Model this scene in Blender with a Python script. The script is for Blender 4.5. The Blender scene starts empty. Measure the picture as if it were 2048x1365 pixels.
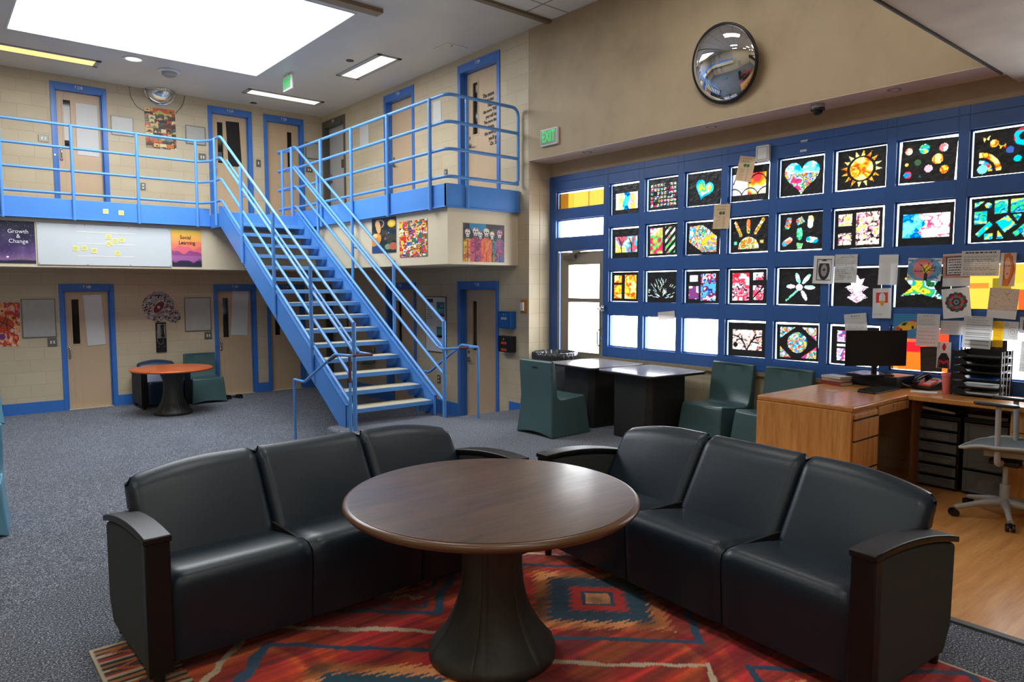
import bpy, math, random
import numpy as np
from mathutils import Vector, Matrix
C = bpy.context.scene.collection
PI = math.pi
sc = bpy.context.scene

# ---------------------------------------------------------------- camera, sky, light, exposure
cam = bpy.data.cameras.new('camera'); camo = bpy.data.objects.new('camera', cam); C.objects.link(camo)
cam.sensor_width = 36.0; cam.lens = 1416.5/2048*36
cam.clip_start = 0.05
EYE = Vector((0, 0, 1.70)); YAW = math.radians(39.84); PITCH = math.radians(-4.336)
camo.location = EYE
camo.rotation_euler = (PI/2+PITCH, 0, -YAW)
sc.camera = camo
w = bpy.data.worlds.new('sky'); sc.world = w; w.use_nodes = True
SKY = 11.5
w.node_tree.nodes['Background'].inputs[0].default_value = (0.93, 0.97, 1.0, 1)
w.node_tree.nodes['Background'].inputs[1].default_value = SKY
def area(name, loc, rot, sx, sy, power, col=(1, 1, 1), portal=False, spread=None):
    l = bpy.data.lights.new(name, 'AREA'); l.shape = 'RECTANGLE'; l.size = sx; l.size_y = sy
    l.energy = power; l.color = col
    if portal: l.cycles.is_portal = True
    o = bpy.data.objects.new(name, l); C.objects.link(o); o.location = loc; o.rotation_euler = rot
    return o
area('skylight_portal', (2.77, 10.22, 5.26), (0, 0, 0), 3.4, 3.5, 1, portal=True)
area('window_portal', (7.08, 4.26, 2.0), (0, PI/2, 0), 3.2, 6.5, 1, portal=True)
sc.view_settings.view_transform = 'Standard'; sc.view_settings.look = 'None'
sc.view_settings.exposure = 0.12; sc.view_settings.gamma = 1.0
sc.view_settings.use_curve_mapping = False
sc.cycles.use_denoising = True
sc.cycles.max_bounces = 8; sc.cycles.diffuse_bounces = 5; sc.cycles.glossy_bounces = 4
sc.cycles.transparent_max_bounces = 12; sc.cycles.transmission_bounces = 4
sc.cycles.sample_clamp_indirect = 6.0; sc.cycles.caustics_reflective = False; sc.cycles.caustics_refractive = False

# ---------------------------------------------------------------- points on the planes of the room
_f = Vector((math.sin(YAW)*math.cos(PITCH), math.cos(YAW)*math.cos(PITCH), math.sin(PITCH)))
_r = Vector((math.cos(YAW), -math.sin(YAW), 0)); _u = _r.cross(_f)
def ray(x, y): return _f+_r*((x-1024)/1416.5)-_u*((y-682.5)/1416.5)
def onX(x, y, X): d = ray(x, y); return EYE+d*(X/d.x)
def onY(x, y, Y): d = ray(x, y); return EYE+d*(Y/d.y)
def onZ(x, y, Z): d = ray(x, y); return EYE+d*((Z-1.7)/d.z)

# ---------------------------------------------------------------- materials
def lin(c):
    c = np.asarray(c, float)
    return np.where(c <= .04045, c/12.92, ((c+.055)/1.055)**2.4)
def rgb(r, g, b): return tuple(lin([r/255, g/255, b/255]))+(1,)
def newmat(name):
    m = bpy.data.materials.new(name); m.use_nodes = True
    nt = m.node_tree; return m, nt, nt.nodes['Principled BSDF']
def sset(b, k, v):
    if k in b.inputs: b.inputs[k].default_value = v
def N(nt, t, **kw):
    n = nt.nodes.new(t)
    for k, v in kw.items(): setattr(n, k, v)
    return n
def noise(nt, scale, detail=3, vec=None, rough=.5):
    n = N(nt, 'ShaderNodeTexNoise'); n.inputs['Scale'].default_value = scale; n.inputs['Detail'].default_value = detail
    n.inputs['Roughness'].default_value = rough
    if vec: nt.links.new(vec, n.inputs['Vector'])
    return n.outputs['Fac']
def ramp(nt, fac, stops):
    r = N(nt, 'ShaderNodeValToRGB'); e = r.color_ramp.elements
    while len(e) < len(stops): e.new(.5)
    for i, (p, c) in enumerate(stops): e[i].position = p; e[i].color = c
    nt.links.new(fac, r.inputs[0]); return r.outputs[0]
def objco(nt, scale=(1, 1, 1), rot=(0, 0, 0)):
    t = N(nt, 'ShaderNodeTexCoord'); m = N(nt, 'ShaderNodeMapping')
    m.inputs['Scale'].default_value = scale; m.inputs['Rotation'].default_value = rot
    nt.links.new(t.outputs['Object'], m.inputs['Vector']); return m.outputs[0]
def bump(nt, b, h, strength=.2, dist=.01):
    n = N(nt, 'ShaderNodeBump'); n.inputs['Strength'].default_value = strength; n.inputs['Distance'].default_value = dist
    nt.links.new(h, n.inputs['Height']); nt.links.new(n.outputs[0], b.inputs['Normal'])
def mat(name, col, rough=.5, metal=0, spec=.5, var=0, vscale=6, bmp=0, bscale=200, coat=0):
    m, nt, b = newmat(name); c = rgb(*col)
    sset(b, 'Base Color', c); sset(b, 'Roughness', rough); sset(b, 'Metallic', metal); sset(b, 'Specular IOR Level', spec)
    sset(b, 'Coat Weight', coat)
    co = objco(nt) if (var or bmp) else None
    if var:
        f = noise(nt, vscale, 4, co)
        lo = tuple(x*(1-var) for x in c[:3])+(1,); hi = tuple(min(1, x*(1+var)) for x in c[:3])+(1,)
        nt.links.new(ramp(nt, f, [(.3, lo), (.7, hi)]), b.inputs['Base Color'])
    if bmp: bump(nt, b, noise(nt, bscale, 2, co), bmp, .004)
    return m
def emis(name, col, s):
    m, nt, b = newmat(name); sset(b, 'Base Color', (0.8, .8, .8, 1)); sset(b, 'Emission Color', rgb(*col)); sset(b, 'Emission Strength', s); return m
def wood(name, dark, light, axis='x', rough=.35, sc_=1.0, coat=0):
    m, nt, b = newmat(name)
    s = {'x': (1.2, 14, 14), 'y': (14, 1.2, 14), 'z': (14, 14, 1.2)}[axis]
    co = objco(nt, tuple(v*sc_ for v in s))
    f = noise(nt, 1.6, 6, co, .62)
    f2 = noise(nt, 9, 3, co, .6)
    mx = N(nt, 'ShaderNodeMix'); mx.inputs[0].default_value = .35
    nt.links.new(f, mx.inputs[2]); nt.links.new(f2, mx.inputs[3])
    nt.links.new(ramp(nt, mx.outputs[0], [(.36, rgb(*dark)), (.5, tuple((np.array(rgb(*dark))+np.array(rgb(*light)))/2)), (.64, rgb(*light))]), b.inputs['Base Color'])
    sset(b, 'Roughness', rough); sset(b, 'Coat Weight', coat); sset(b, 'Coat Roughness', .15)
    return m
M = {}
def blocks():
    m, nt, b = newmat('painted_block')
    t = N(nt, 'ShaderNodeTexCoord'); s = N(nt, 'ShaderNodeSeparateXYZ'); nt.links.new(t.outputs['Object'], s.inputs[0])
    a = N(nt, 'ShaderNodeMath', operation='ADD'); nt.links.new(s.outputs[0], a.inputs[0]); nt.links.new(s.outputs[1], a.inputs[1])
    z = N(nt, 'ShaderNodeMath', operation='ADD'); nt.links.new(s.outputs[2], z.inputs[0]); z.inputs[1].default_value = 4.45
    c = N(nt, 'ShaderNodeCombineXYZ'); nt.links.new(a.outputs[0], c.inputs[0]); nt.links.new(z.outputs[0], c.inputs[1])
    k = N(nt, 'ShaderNodeTexBrick'); nt.links.new(c.outputs[0], k.inputs['Vector'])
    k.inputs['Scale'].default_value = 1; k.inputs['Brick Width'].default_value = .414; k.inputs['Row Height'].default_value = .2065
    k.inputs['Mortar Size'].default_value = .0035; k.inputs['Mortar Smooth'].default_value = .4; k.inputs['Bias'].default_value = 0
    k.inputs['Color1'].default_value = rgb(203, 188, 160); k.inputs['Color2'].default_value = rgb(197, 181, 152); k.inputs['Mortar'].default_value = rgb(178, 162, 134)
    n = noise(nt, 2.2, 5, t.outputs['Object'])
    mx = N(nt, 'ShaderNodeMix', data_type='RGBA', blend_type='MULTIPLY'); mx.inputs[0].default_value = .5
    nt.links.new(k.outputs['Color'], mx.inputs[6]); nt.links.new(ramp(nt, n, [(.3, (.86, .84, .8, 1)), (.6, (1, 1, 1, 1))]), mx.inputs[7])
    nt.links.new(mx.outputs[2], b.inputs['Base Color']); sset(b, 'Roughness', .55)
    iv = N(nt, 'ShaderNodeMath', operation='MULTIPLY_ADD'); nt.links.new(k.outputs['Fac'], iv.inputs[0]); iv.inputs[1].default_value = -1
    fine = noise(nt, 90, 3, t.outputs['Object']); fm = N(nt, 'ShaderNodeMath', operation='MULTIPLY'); nt.links.new(fine, fm.inputs[0]); fm.inputs[1].default_value = .12
    nt.links.new(fm.outputs[0], iv.inputs[2]); bump(nt, b, iv.outputs[0], .3, .005)
    return m
M['block'] = blocks()
def plaster():
    m, nt, b = newmat('tan_plaster'); co = objco(nt)
    f = noise(nt, 1.3, 6, co, .6)
    nt.links.new(ramp(nt, f, [(.25, rgb(154, 134, 106)), (.5, rgb(176, 155, 124)), (.75, rgb(184, 164, 132))]), b.inputs['Base Color'])
    sset(b, 'Roughness', .6); bump(nt, b, noise(nt, 60, 3, co), .12, .004); return m
M['plaster'] = plaster()
def carpet():
    m, nt, b = newmat('speckled_carpet'); co = objco(nt)
    f = noise(nt, 105, 2, co, .8)
    f2 = noise(nt, 1.4, 3, co)
    c = ramp(nt, f, [(.36, rgb(28, 31, 38)), (.47, rgb(74, 80, 92)), (.55, rgb(103, 109, 123)), (.66, rgb(206, 211, 221))])
    mx = N(nt, 'ShaderNodeMix', data_type='RGBA', blend_type='MULTIPLY'); mx.inputs[0].default_value = 1
    nt.links.new(c, mx.inputs[6]); nt.links.new(ramp(nt, f2, [(.3, (.86, .86, .86, 1)), (.7, (1, 1, 1, 1))]), mx.inputs[7])
    nt.links.new(mx.outputs[2], b.inputs['Base Color']); sset(b, 'Roughness', .95); sset(b, 'Specular IOR Level', .1)
    sset(b, 'Sheen Weight', .2)
    bump(nt, b, f, .6, .006); return m
M['carpet'] = carpet()
def tiles():
    m, nt, b = newmat('ceiling_tile')
    co = objco(nt)
    k = N(nt, 'ShaderNodeTexBrick'); nt.links.new(co, k.inputs['Vector']); k.offset = 0; k.inputs['Scale'].default_value = 1
    k.inputs['Brick Width'].default_value = .61; k.inputs['Row Height'].default_value = .61; k.inputs['Mortar Size'].default_value = .012; k.inputs['Mortar Smooth'].default_value = 0
    k.inputs['Color1'].default_value = k.inputs['Color2'].default_value = rgb(232, 231, 227); k.inputs['Mortar'].default_value = rgb(150, 148, 140)
    n = noise(nt, 120, 2, co)
    mx = N(nt, 'ShaderNodeMix', data_type='RGBA', blend_type='MULTIPLY'); mx.inputs[0].default_value = .8
    nt.links.new(k.outputs['Color'], mx.inputs[6]); nt.links.new(ramp(nt, n, [(.36, (.6, .6, .58, 1)), (.42, (1, 1, 1, 1))]), mx.inputs[7])
    nt.links.new(mx.outputs[2], b.inputs['Base Color']); sset(b, 'Roughness', .9); return m
M['tile'] = tiles()
def rugm():
    m, nt, b = newmat('woven_wool'); a = N(nt, 'ShaderNodeVertexColor', layer_name='Col')
    co = objco(nt, (6, 60, 1)); f = noise(nt, 6, 4, co, .7)
    mx = N(nt, 'ShaderNodeMix', data_type='RGBA', blend_type='MULTIPLY'); mx.inputs[0].default_value = 1
    nt.links.new(a.outputs[0], mx.inputs[6]); nt.links.new(ramp(nt, f, [(.3, (.5, .42, .38, 1)), (.5, (1, .95, .9, 1)), (.72, (1.0, 1.0, 1.0, 1))]), mx.inputs[7])
    nt.links.new(mx.outputs[2], b.inputs['Base Color']); sset(b, 'Roughness', .9); sset(b, 'Specular IOR Level', .15); sset(b, 'Sheen Weight', .25)
    bump(nt, b, f, .4, .004); return m
M['rug'] = rugm()
def printm(name, rough=.4):
    m, nt, b = newmat(name); a = N(nt, 'ShaderNodeVertexColor', layer_name='Col')
    nt.links.new(a.outputs[0], b.inputs['Base Color']); sset(b, 'Roughness', rough); return m
M['print'] = printm('printed_paper', .45)
def tissue():                                   # coloured tissue lets the daylight through, black card does not
    m, nt, b = newmat('tissue_and_black_card'); out = nt.nodes['Material Output']
    a = N(nt, 'ShaderNodeVertexColor', layer_name='Col')
    co = objco(nt); bump(nt, b, noise(nt, 14, 3, co), .5, .02)
    sset(b, 'Base Color', rgb(38, 38, 40)); sset(b, 'Roughness', .38)
    sc3 = N(nt, 'ShaderNodeVectorMath', operation='SCALE'); nt.links.new(a.outputs[0], sc3.inputs[0]); sc3.inputs['Scale'].default_value = 1.15/SKY*1.6
    tr = N(nt, 'ShaderNodeBsdfTransparent'); nt.links.new(sc3.outputs[0], tr.inputs[0])
    mx = N(nt, 'ShaderNodeMixShader'); nt.links.new(a.outputs[1], mx.inputs[0])
    nt.links.new(b.outputs[0], mx.inputs[1]); nt.links.new(tr.outputs[0], mx.inputs[2]); nt.links.new(mx.outputs[0], out.inputs[0])
    return m
M['tissue'] = tissue()
def backpaper():                                # thin paper: lit from the front and, less, through from behind
    m, nt, b = newmat('thin_paper'); out = nt.nodes['Material Output']
    a = N(nt, 'ShaderNodeVertexColor', layer_name='Col')
    nt.links.new(a.outputs[0], b.inputs['Base Color']); sset(b, 'Roughness', .7)
    tl = N(nt, 'ShaderNodeBsdfTranslucent'); nt.links.new(a.outputs[0], tl.inputs[0])
    mx = N(nt, 'ShaderNodeMixShader'); mx.inputs[0].default_value = .12
    nt.links.new(b.outputs[0], mx.inputs[1]); nt.links.new(tl.outputs[0], mx.inputs[2]); nt.links.new(mx.outputs[0], out.inputs[0]); return m
M['thin'] = backpaper()
def glass(name, tint=(1, 1, 1, 1), gl=.06):
    m, nt, b = newmat(name); out = nt.nodes['Material Output']
    t = N(nt, 'ShaderNodeBsdfTransparent'); t.inputs[0].default_value = tint
    g = N(nt, 'ShaderNodeBsdfGlossy'); g.inputs['Roughness'].default_value = .02
    mx = N(nt, 'ShaderNodeMixShader'); mx.inputs[0].default_value = gl
    nt.links.new(t.outputs[0], mx.inputs[1]); nt.links.new(g.outputs[0], mx.inputs[2]); nt.links.new(mx.outputs[0], out.inputs[0]); return m
M['glass'] = glass('window_glass'); M['smoke'] = glass('smoky_plastic', (.6, .6, .62, 1), .08)
def frost():
    m, nt, b = newmat('frosted_clear_plastic'); out = nt.nodes['Material Output']
    sset(b, 'Base Color', rgb(120, 124, 126)); sset(b, 'Roughness', .35)
    t = N(nt, 'ShaderNodeBsdfTransparent'); mx = N(nt, 'ShaderNodeMixShader'); mx.inputs[0].default_value = .45
    nt.links.new(b.outputs[0], mx.inputs[1]); nt.links.new(t.outputs[0], mx.inputs[2]); nt.links.new(mx.outputs[0], out.inputs[0]); return m
M['frost'] = frost()
M['blue'] = mat('blue_gloss_paint', (60, 116, 196), .32, var=.05, vscale=3)
M['blue_steel'] = mat('blue_rail_paint', (92, 152, 222), .3, var=.05, vscale=4)
M['band'] = mat('blue_channel_paint', (78, 140, 218), .38, var=.04, vscale=2)
M['bluefr'] = mat('blue_window_paint', (48, 92, 160), .35, var=.06, vscale=3)
M['rust'] = mat('worn_blue_and_rust', (96, 60, 58), .6, var=.3, vscale=40)
M['cream'] = mat('cream_fascia_paint', (214, 200, 172), .5, var=.03, vscale=2)
M['gyp'] = mat('grey_white_ceiling', (204, 202, 197), .42, var=.05, vscale=1.2)
M['soffit'] = mat('brown_grey_underside', (214, 204, 190), .6, var=.10, vscale=3)
M['pinkish'] = mat('lit_soffit_pink', (236, 214, 196), .5)  # pinkish soffit, lightened: the light falling on it is put into the colour
M['leafd'] = mat('tan_door_paint', (200, 172, 140), .42, var=.03, vscale=2)
M['greyd'] = mat('grey_door_paint', (176, 176, 176), .45)
M['greyfr'] = mat('dark_grey_frame_paint', (86, 84, 76), .5)
M['tanal'] = mat('tan_aluminium', (160, 150, 134), .4)
M['dark'] = mat('dark_glass', (22, 20, 18), .08)
M['black'] = mat('black_plastic', (18, 18, 20), .38)
M['blackm'] = mat('black_matt', (14, 14, 15), .7)
M['leather'] = mat('black_vinyl', (24, 37, 48), .37, spec=.4, bmp=.15, bscale=160)
M['leatherb'] = mat('navy_vinyl', (34, 56, 84), .36, bmp=.12, bscale=160)
M['armfab'] = mat('charcoal_fabric', (58, 62, 62), .85, bmp=.6, bscale=420)
M['armwood'] = mat('black_stained_wood', (14, 14, 14), .42, spec=.4)
M['teal'] = mat('dark_teal_plastic', (62, 88, 90), .38, var=.06, vscale=5, bmp=.06, bscale=300)
M['lblue'] = mat('light_blue_plastic', (96, 150, 176), .38, var=.05, vscale=5)
M['ptable'] = mat('charcoal_moulded_plastic', (50, 51, 46), .5, var=.15, vscale=14)
M['walnut'] = wood('dark_walnut_laminate', (60, 40, 28), (98, 70, 50), 'x', .36, .8, coat=.2)
M['walnutedge'] = mat('brown_edge_band', (98, 66, 40), .3)
M['orange'] = wood('orange_laminate', (176, 78, 36), (204, 102, 52), 'x', .3, .8)
M['oak'] = wood('golden_oak_veneer', (180, 118, 56), (216, 160, 92), 'z', .42)
M['oakx'] = wood('golden_oak_top', (176, 112, 52), (210, 150, 82), 'x', .3, 1, coat=.12)
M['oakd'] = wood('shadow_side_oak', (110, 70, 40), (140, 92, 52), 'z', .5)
M['floorw'] = wood('wood_floor_planks', (192, 128, 66), (224, 164, 98), 'x', .3, .55, coat=.15)
M['gtop'] = mat('grey_laminate', (150, 146, 144), .14, var=.1, vscale=60)
M['chrome'] = mat('chrome', (220, 222, 225), .06, 1)
M['steel'] = mat('brushed_steel', (170, 168, 162), .32, 1)
M['plate'] = mat('steel_plate', (120, 118, 112), .4, .7)
M['white'] = mat('white_plastic', (222, 222, 218), .4)
M['wboard'] = mat('white_board_enamel', (206, 212, 214), .16)
M['wbg'] = mat('grey_white_board', (176, 174, 168), .3, var=.06, vscale=8)
M['paper'] = mat('white_paper', (214, 214, 212), .6)
M['note'] = mat('yellow_sticky_note', (236, 230, 140), .7)
M['ink'] = mat('black_ink', (24, 24, 26), .6)
M['winkp'] = mat('white_lettering', (232, 232, 236), .5)
M['red'] = mat('red_plastic', (216, 62, 30), .35)
M['redsilk'] = mat('orange_red_label', (240, 84, 44), .5)
M['boxblue'] = mat('bright_blue_box', (20, 92, 166), .35)
M['pink'] = mat('pink_cup_plastic', (232, 120, 116), .4)
M['lgrey'] = mat('pale_grey_plastic', (168, 170, 172), .45)
M['seatg'] = mat('grey_seat_mesh', (112, 122, 126), .8, bmp=.5, bscale=500)
M['clear'] = mat('frosted_drawer_plastic', (92, 97, 100), .3, var=.15, vscale=18)
M['amber'] = mat('varnished_pine', (186, 116, 50), .4)
M['lampw'] = emis('fluorescent_diffuser', (255, 246, 205), 2.2)
M['lampy'] = emis('amber_diffuser', (255, 196, 92), 1.5)
M['lampr'] = emis('round_lamp_lens', (255, 248, 205), 1.6)
M['green'] = emis('green_letters', (20, 225, 90), .75); sset(M['green'].node_tree.nodes['Principled BSDF'], 'Base Color', rgb(10, 90, 40))
M['mirror'] = mat('mirror_glass', (235, 238, 240), .015, 1)

# ---------------------------------------------------------------- mesh helper
class MB:
    def __init__(s): s.v = []; s.f = []; s.m = []
    def add(s, vs, fs, mi=0):
        o = len(s.v); s.v += [tuple(v) for v in vs]
        for f in fs: s.f.append([i+o for i in f]); s.m.append(mi)
        return s
    def box(s, x0, x1, y0, y1, z0, z1, mi=0):
        if x0 > x1: x0, x1 = x1, x0
        if y0 > y1: y0, y1 = y1, y0
        if z0 > z1: z0, z1 = z1, z0
        v = [(x, y, z) for z in (z0, z1) for y in (y0, y1) for x in (x0, x1)]
        return s.add(v, [(0, 2, 3, 1), (4, 5, 7, 6), (0, 1, 5, 4), (2, 6, 7, 3), (0, 4, 6, 2), (1, 3, 7, 5)], mi)
    def ob(s, c, sx, sy, sz, R=None, mi=0):
        c = Vector(c); v = []
        for z in (-.5, .5):
            for y in (-.5, .5):
                for x in (-.5, .5):
                    p = Vector((x*sx, y*sy, z*sz)); v.append(c+(R @ p if R else p))
        return s.add(v, [(0, 2, 3, 1), (4, 5, 7, 6), (0, 1, 5, 4), (2, 6, 7, 3), (0, 4, 6, 2), (1, 3, 7, 5)], mi)
    def tube(s, path, r, seg=10, mi=0, cap=True, r1=None):
        P = [Vector(p) for p in path]; n = len(P); rings = []
        t0 = (P[1]-P[0]).normalized(); a = Vector((0, 0, 1)) if abs(t0.z) < .9 else Vector((1, 0, 0))
        nrm = t0.cross(a).normalized()
        for i in range(n):
            if i == 0: t = (P[1]-P[0]).normalized()
            elif i == n-1: t = (P[-1]-P[-2]).normalized()
            else: t = ((P[i]-P[i-1]).normalized()+(P[i+1]-P[i]).normalized()).normalized()
            nrm = (nrm-t*nrm.dot(t)).normalized(); bn = t.cross(nrm)
            k = 1
            if 0 < i < n-1: k = 1/max(.5, (P[i]-P[i-1]).normalized().dot(t))
            rr = r if r1 is None else r+(r1-r)*i/(n-1)
            rings.append([P[i]+(nrm*math.cos(q)+bn*math.sin(q))*rr*(k if n > 2 and k > 1.02 and False else 1) for q in [2*PI*j/seg for j in range(seg)]])
        vs = [v for rg in rings for v in rg]; fs = []
        for i in range(n-1):
            for j in range(seg): k = (j+1) % seg; fs.append((i*seg+j, i*seg+k, (i+1)*seg+k, (i+1)*seg+j))
        if cap: fs.append(tuple(range(seg))[::-1]); fs.append(tuple((n-1)*seg+j for j in range(seg)))
        return s.add(vs, fs, mi)
    def lathe(s, prof, c=(0, 0, 0), seg=32, mi=0, axis='z', mod=None):
        vs = []; fs = []; n = len(prof)
        for (r, h) in prof:
            for j in range(seg):
                q = 2*PI*j/seg; rr = r*(mod(q, h) if mod else 1)
                x, y = rr*math.cos(q), rr*math.sin(q)
                p = {'z': (x, y, h), 'x': (h, x, y), 'y': (x, h, y)}[axis]
                vs.append((p[0]+c[0], p[1]+c[1], p[2]+c[2]))
        for i in range(n-1):
            for j in range(seg): k = (j+1) % seg; fs.append((i*seg+j, i*seg+k, (i+1)*seg+k, (i+1)*seg+j))
        if prof[0][0] > 1e-4: fs.append(tuple(range(seg))[::-1])
        if prof[-1][0] > 1e-4: fs.append(tuple((n-1)*seg+j for j in range(seg)))
        return s.add(vs, fs, mi)
    def prism(s, poly, axis, a, b, mi=0, n=1, fn=None):   # polygon in the other two axes, swept a..b in n slices
        m = len(poly); vs = []; fs = []
        for i in range(n+1):
            t = a+(b-a)*i/n
            for (p, q) in poly:
                v = {'x': (t, p, q), 'y': (p, t, q), 'z': (p, q, t)}[axis]
                vs.append(fn(*v) if fn else v)
        for i in range(n):
            for j in range(m): k = (j+1) % m; fs.append((i*m+j, i*m+k, (i+1)*m+k, (i+1)*m+j))
        fs.append(tuple(range(m))[::-1]); fs.append(tuple(n*m+j for j in range(m)))
        return s.add(vs, fs, mi)
    def build(s, name, mats, parent=None, bevel=0, smooth=False, seg=2, glob=False, ang=40, sub=0):
        me = bpy.data.meshes.new(name)
        off = parent.location if (parent is not None and glob) else Vector((0, 0, 0))
        if glob and parent is not None and parent.parent is not None: off = parent.parent.location+parent.location
        me.from_pydata([(v[0]-off[0], v[1]-off[1], v[2]-off[2]) for v in s.v], [], s.f)
        if not isinstance(mats, (list, tuple)): mats = [mats]
        for m in mats: me.materials.append(m)
        me.polygons.foreach_set('material_index', s.m)
        import bmesh
        bm = bmesh.new(); bm.from_mesh(me); bmesh.ops.recalc_face_normals(bm, faces=bm.faces); bm.to_mesh(me); bm.free()
        if smooth or bevel:
            me.polygons.foreach_set('use_smooth', [True]*len(me.polygons)); me.set_sharp_from_angle(angle=math.radians(ang))
        o = bpy.data.objects.new(name, me); C.objects.link(o)
        if parent is not None: o.parent = parent
        if bevel:
            b = o.modifiers.new('bevel', 'BEVEL'); b.width = bevel; b.segments = seg; b.limit_method = 'ANGLE'; b.angle_limit = math.radians(ang)
            b.harden_normals = False
        if sub:
            b = o.modifiers.new('sub', 'SUBSURF'); b.levels = sub; b.render_levels = sub
        return o
def fillet(path, r, n=5):
    P = [Vector(p) for p in path]; out = [P[0]]
    for i in range(1, len(P)-1):
        a, b, c = P[i-1], P[i], P[i+1]; d1 = (a-b); d2 = (c-b); k = min(r, d1.length*.45, d2.length*.45)
        p1 = b+d1.normalized()*k; p2 = b+d2.normalized()*k
        for j in range(n+1):
            t = j/n; out.append(p1*(1-t)**2+b*2*t*(1-t)+p2*t*t)
    out.append(P[-1]); return out
def thing(name, label, cat, loc=(0, 0, 0), rz=0, group=None):
    o = bpy.data.objects.new(name, None); C.objects.link(o); o.empty_display_size = .1
    o.location = loc; o.rotation_euler = (0, 0, rz); o['label'] = label; o['category'] = cat
    if group: o['group'] = group
    return o
def tag(o, label, cat, group=None, kind=None):
    o['label'] = label; o['category'] = cat
    if group: o['group'] = group
    if kind: o['kind'] = kind
    return o
def struct(o, label=None):
    o['kind'] = 'structure'
    if label: o['label'] = label
    return o
def sthing(name, label=None, loc=(0, 0, 0)):
    o = bpy.data.objects.new(name, None); C.objects.link(o); o.location = loc; o['kind'] = 'structure'
    if label: o['label'] = label
    return o
def dup(root, loc, rz=None, label=None, group=None):
    def cp(o, par):
        c = o.copy(); C.objects.link(c)
        if par is not None: c.parent = par
        for ch in o.children: cp(ch, c)
        return c
    r = cp(root, None); r.location = loc
    if rz is not None: r.rotation_euler = (0, 0, rz)
    if label: r['label'] = label
    if group: r['group'] = group
    return r
# wall frames: (u along the wall, d out into the room, z)
WALLS = {'N': (lambda u, d, z: (u, 13.98-d, z), (PI/2, 0, 0)), 'E': (lambda u, d, z: (6.543-d, u, z), (PI/2, 0, -PI/2)),
         'W': (lambda u, d, z: (-3.3+d, u, z), (PI/2, 0, PI/2)), 'FN': (lambda u, d, z: (u, 12.87-d, z), (PI/2, 0, 0)),
         'FE': (lambda u, d, z: (5.336-d, u, z), (PI/2, 0, -PI/2)), 'FS': (lambda u, d, z: (u, 7.71-d, z), (PI/2, 0, 0)),
         'WIN': (lambda u, d, z: (6.928-d, u, z), (PI/2, 0, -PI/2)), 'SH': (lambda u, d, z: (6.978-d, u, z), (PI/2, 0, -PI/2))}
def wbox(b, W, u0, u1, d0, d1, z0, z1, mi=0):
    f = WALLS[W][0]; p = f(u0, d0, z0); q = f(u1, d1, z1); b.box(p[0], q[0], p[1], q[1], p[2], q[2], mi)
def text(body, W, u, z, size, m, parent, d=.012, name='lettering', align='CENTER', sx=1, rot=0, bold=0, space=1):
    cu = bpy.data.curves.new(name, 'FONT'); cu.body = body; cu.size = size; cu.align_x = align; cu.align_y = 'CENTER'; cu.extrude = .0008
    cu.offset = bold; cu.space_line = space; cu.resolution_u = 2
    cu.materials.append(m); o = bpy.data.objects.new(name, cu); C.objects.link(o)
    p = Vector(WALLS[W][0](u, d, z)); o.rotation_euler = WALLS[W][1]; o.rotation_euler.rotate_axis('Z', rot)
    o.scale = (sx, 1, 1)
    if parent is not None:
        o.parent = parent; p = p-parent.location-(parent.parent.location if parent.parent else Vector((0, 0, 0)))
    o.location = p
    return o
# ================================================================= the room
LOW = -0.385; CEIL = 5.2; GAL = 2.94
# platform carpet: edge runs along the stair foot, then diagonally down to the left
def plate(poly, z0, z1, name, m, lab, bev=0):
    b = MB(); b.prism(poly, 'z', z0, z1); o = b.build(name, m, None, bev, bool(bev), 4); struct(o, lab); return o
plat = [(7.2, -4), (7.2, 7.47), (6.56, 7.47), (6.54, 7.47), (5.22, 7.60), (5.22, 8.04), (3.744, 8.04), (3.744, 7.56), (3.50, 7.54), (3.33, 7.44), (3.18, 7.28),
        (.808, 4.863), (.235, 4.387), (-1.4, 2.9), (-3.3, 1.2), (-3.3, -4)]
plate(plat[::-1], LOW-.3, 0, 'floor', M['carpet'], 'raised grey speckled carpet floor with rounded edge', .03)
plate([(-3.3, -4), (7.2, -4), (7.2, 14.3), (-3.3, 14.3)], LOW-.2, LOW, 'floor', M['carpet'], 'lower grey speckled carpet floor by the cell doors')
plate([(5.35, 7.5), (6.53, 7.4), (6.53, 7.85), (5.35, 7.95)], LOW, LOW/2, 'floor', M['carpet'], 'carpeted step down beside the stairs')
plate([(3.40, 7.5), (3.73, 7.5), (3.73, 7.86), (3.40, 7.86)], LOW, LOW/2, 'floor', M['carpet'], 'carpeted step down left of the stairs', .02)
b = MB()
b.prism([(3.985, -4), (6.93, -4), (6.93, 3.9), (3.985, 3.9)], 'z', .0, .006)
struct(b.build('floor', M['floorw']), 'golden wood plank floor around the desk')
b = MB(); b.box(3.94, 3.985, -4, 3.9, 0, .014); struct(b.build('trim_1', mat('grey_edge_strip', (78, 80, 80), .5)), 'grey edging strip between wood floor and carpet')

def lattice(W, us, zs, opens, d0, d1, b=None, mi=0):
    b = b or MB()
    U = sorted(set(us+[u for o in opens for u in o[:2]])); Z = sorted(set(zs+[z for o in opens for z in o[2:]]))
    U = [u for u in U if us[0]-1e-6 <= u <= us[-1]+1e-6]; Z = [z for z in Z if zs[0]-1e-6 <= z <= zs[-1]+1e-6]
    for i in range(len(U)-1):
        run = None
        for j in range(len(Z)-1):
            cu, cz = (U[i]+U[i+1])/2, (Z[j]+Z[j+1])/2
            hole = any(o[0] < cu < o[1] and o[2] < cz < o[3] for o in opens)
            if not hole: run = (run[0], Z[j+1]) if run else (Z[j], Z[j+1])
            if (hole or j == len(Z)-2) and run:
                wbox(b, W, U[i], U[i+1], d0, d1, run[0], run[1], mi); run = None
    return b
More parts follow.
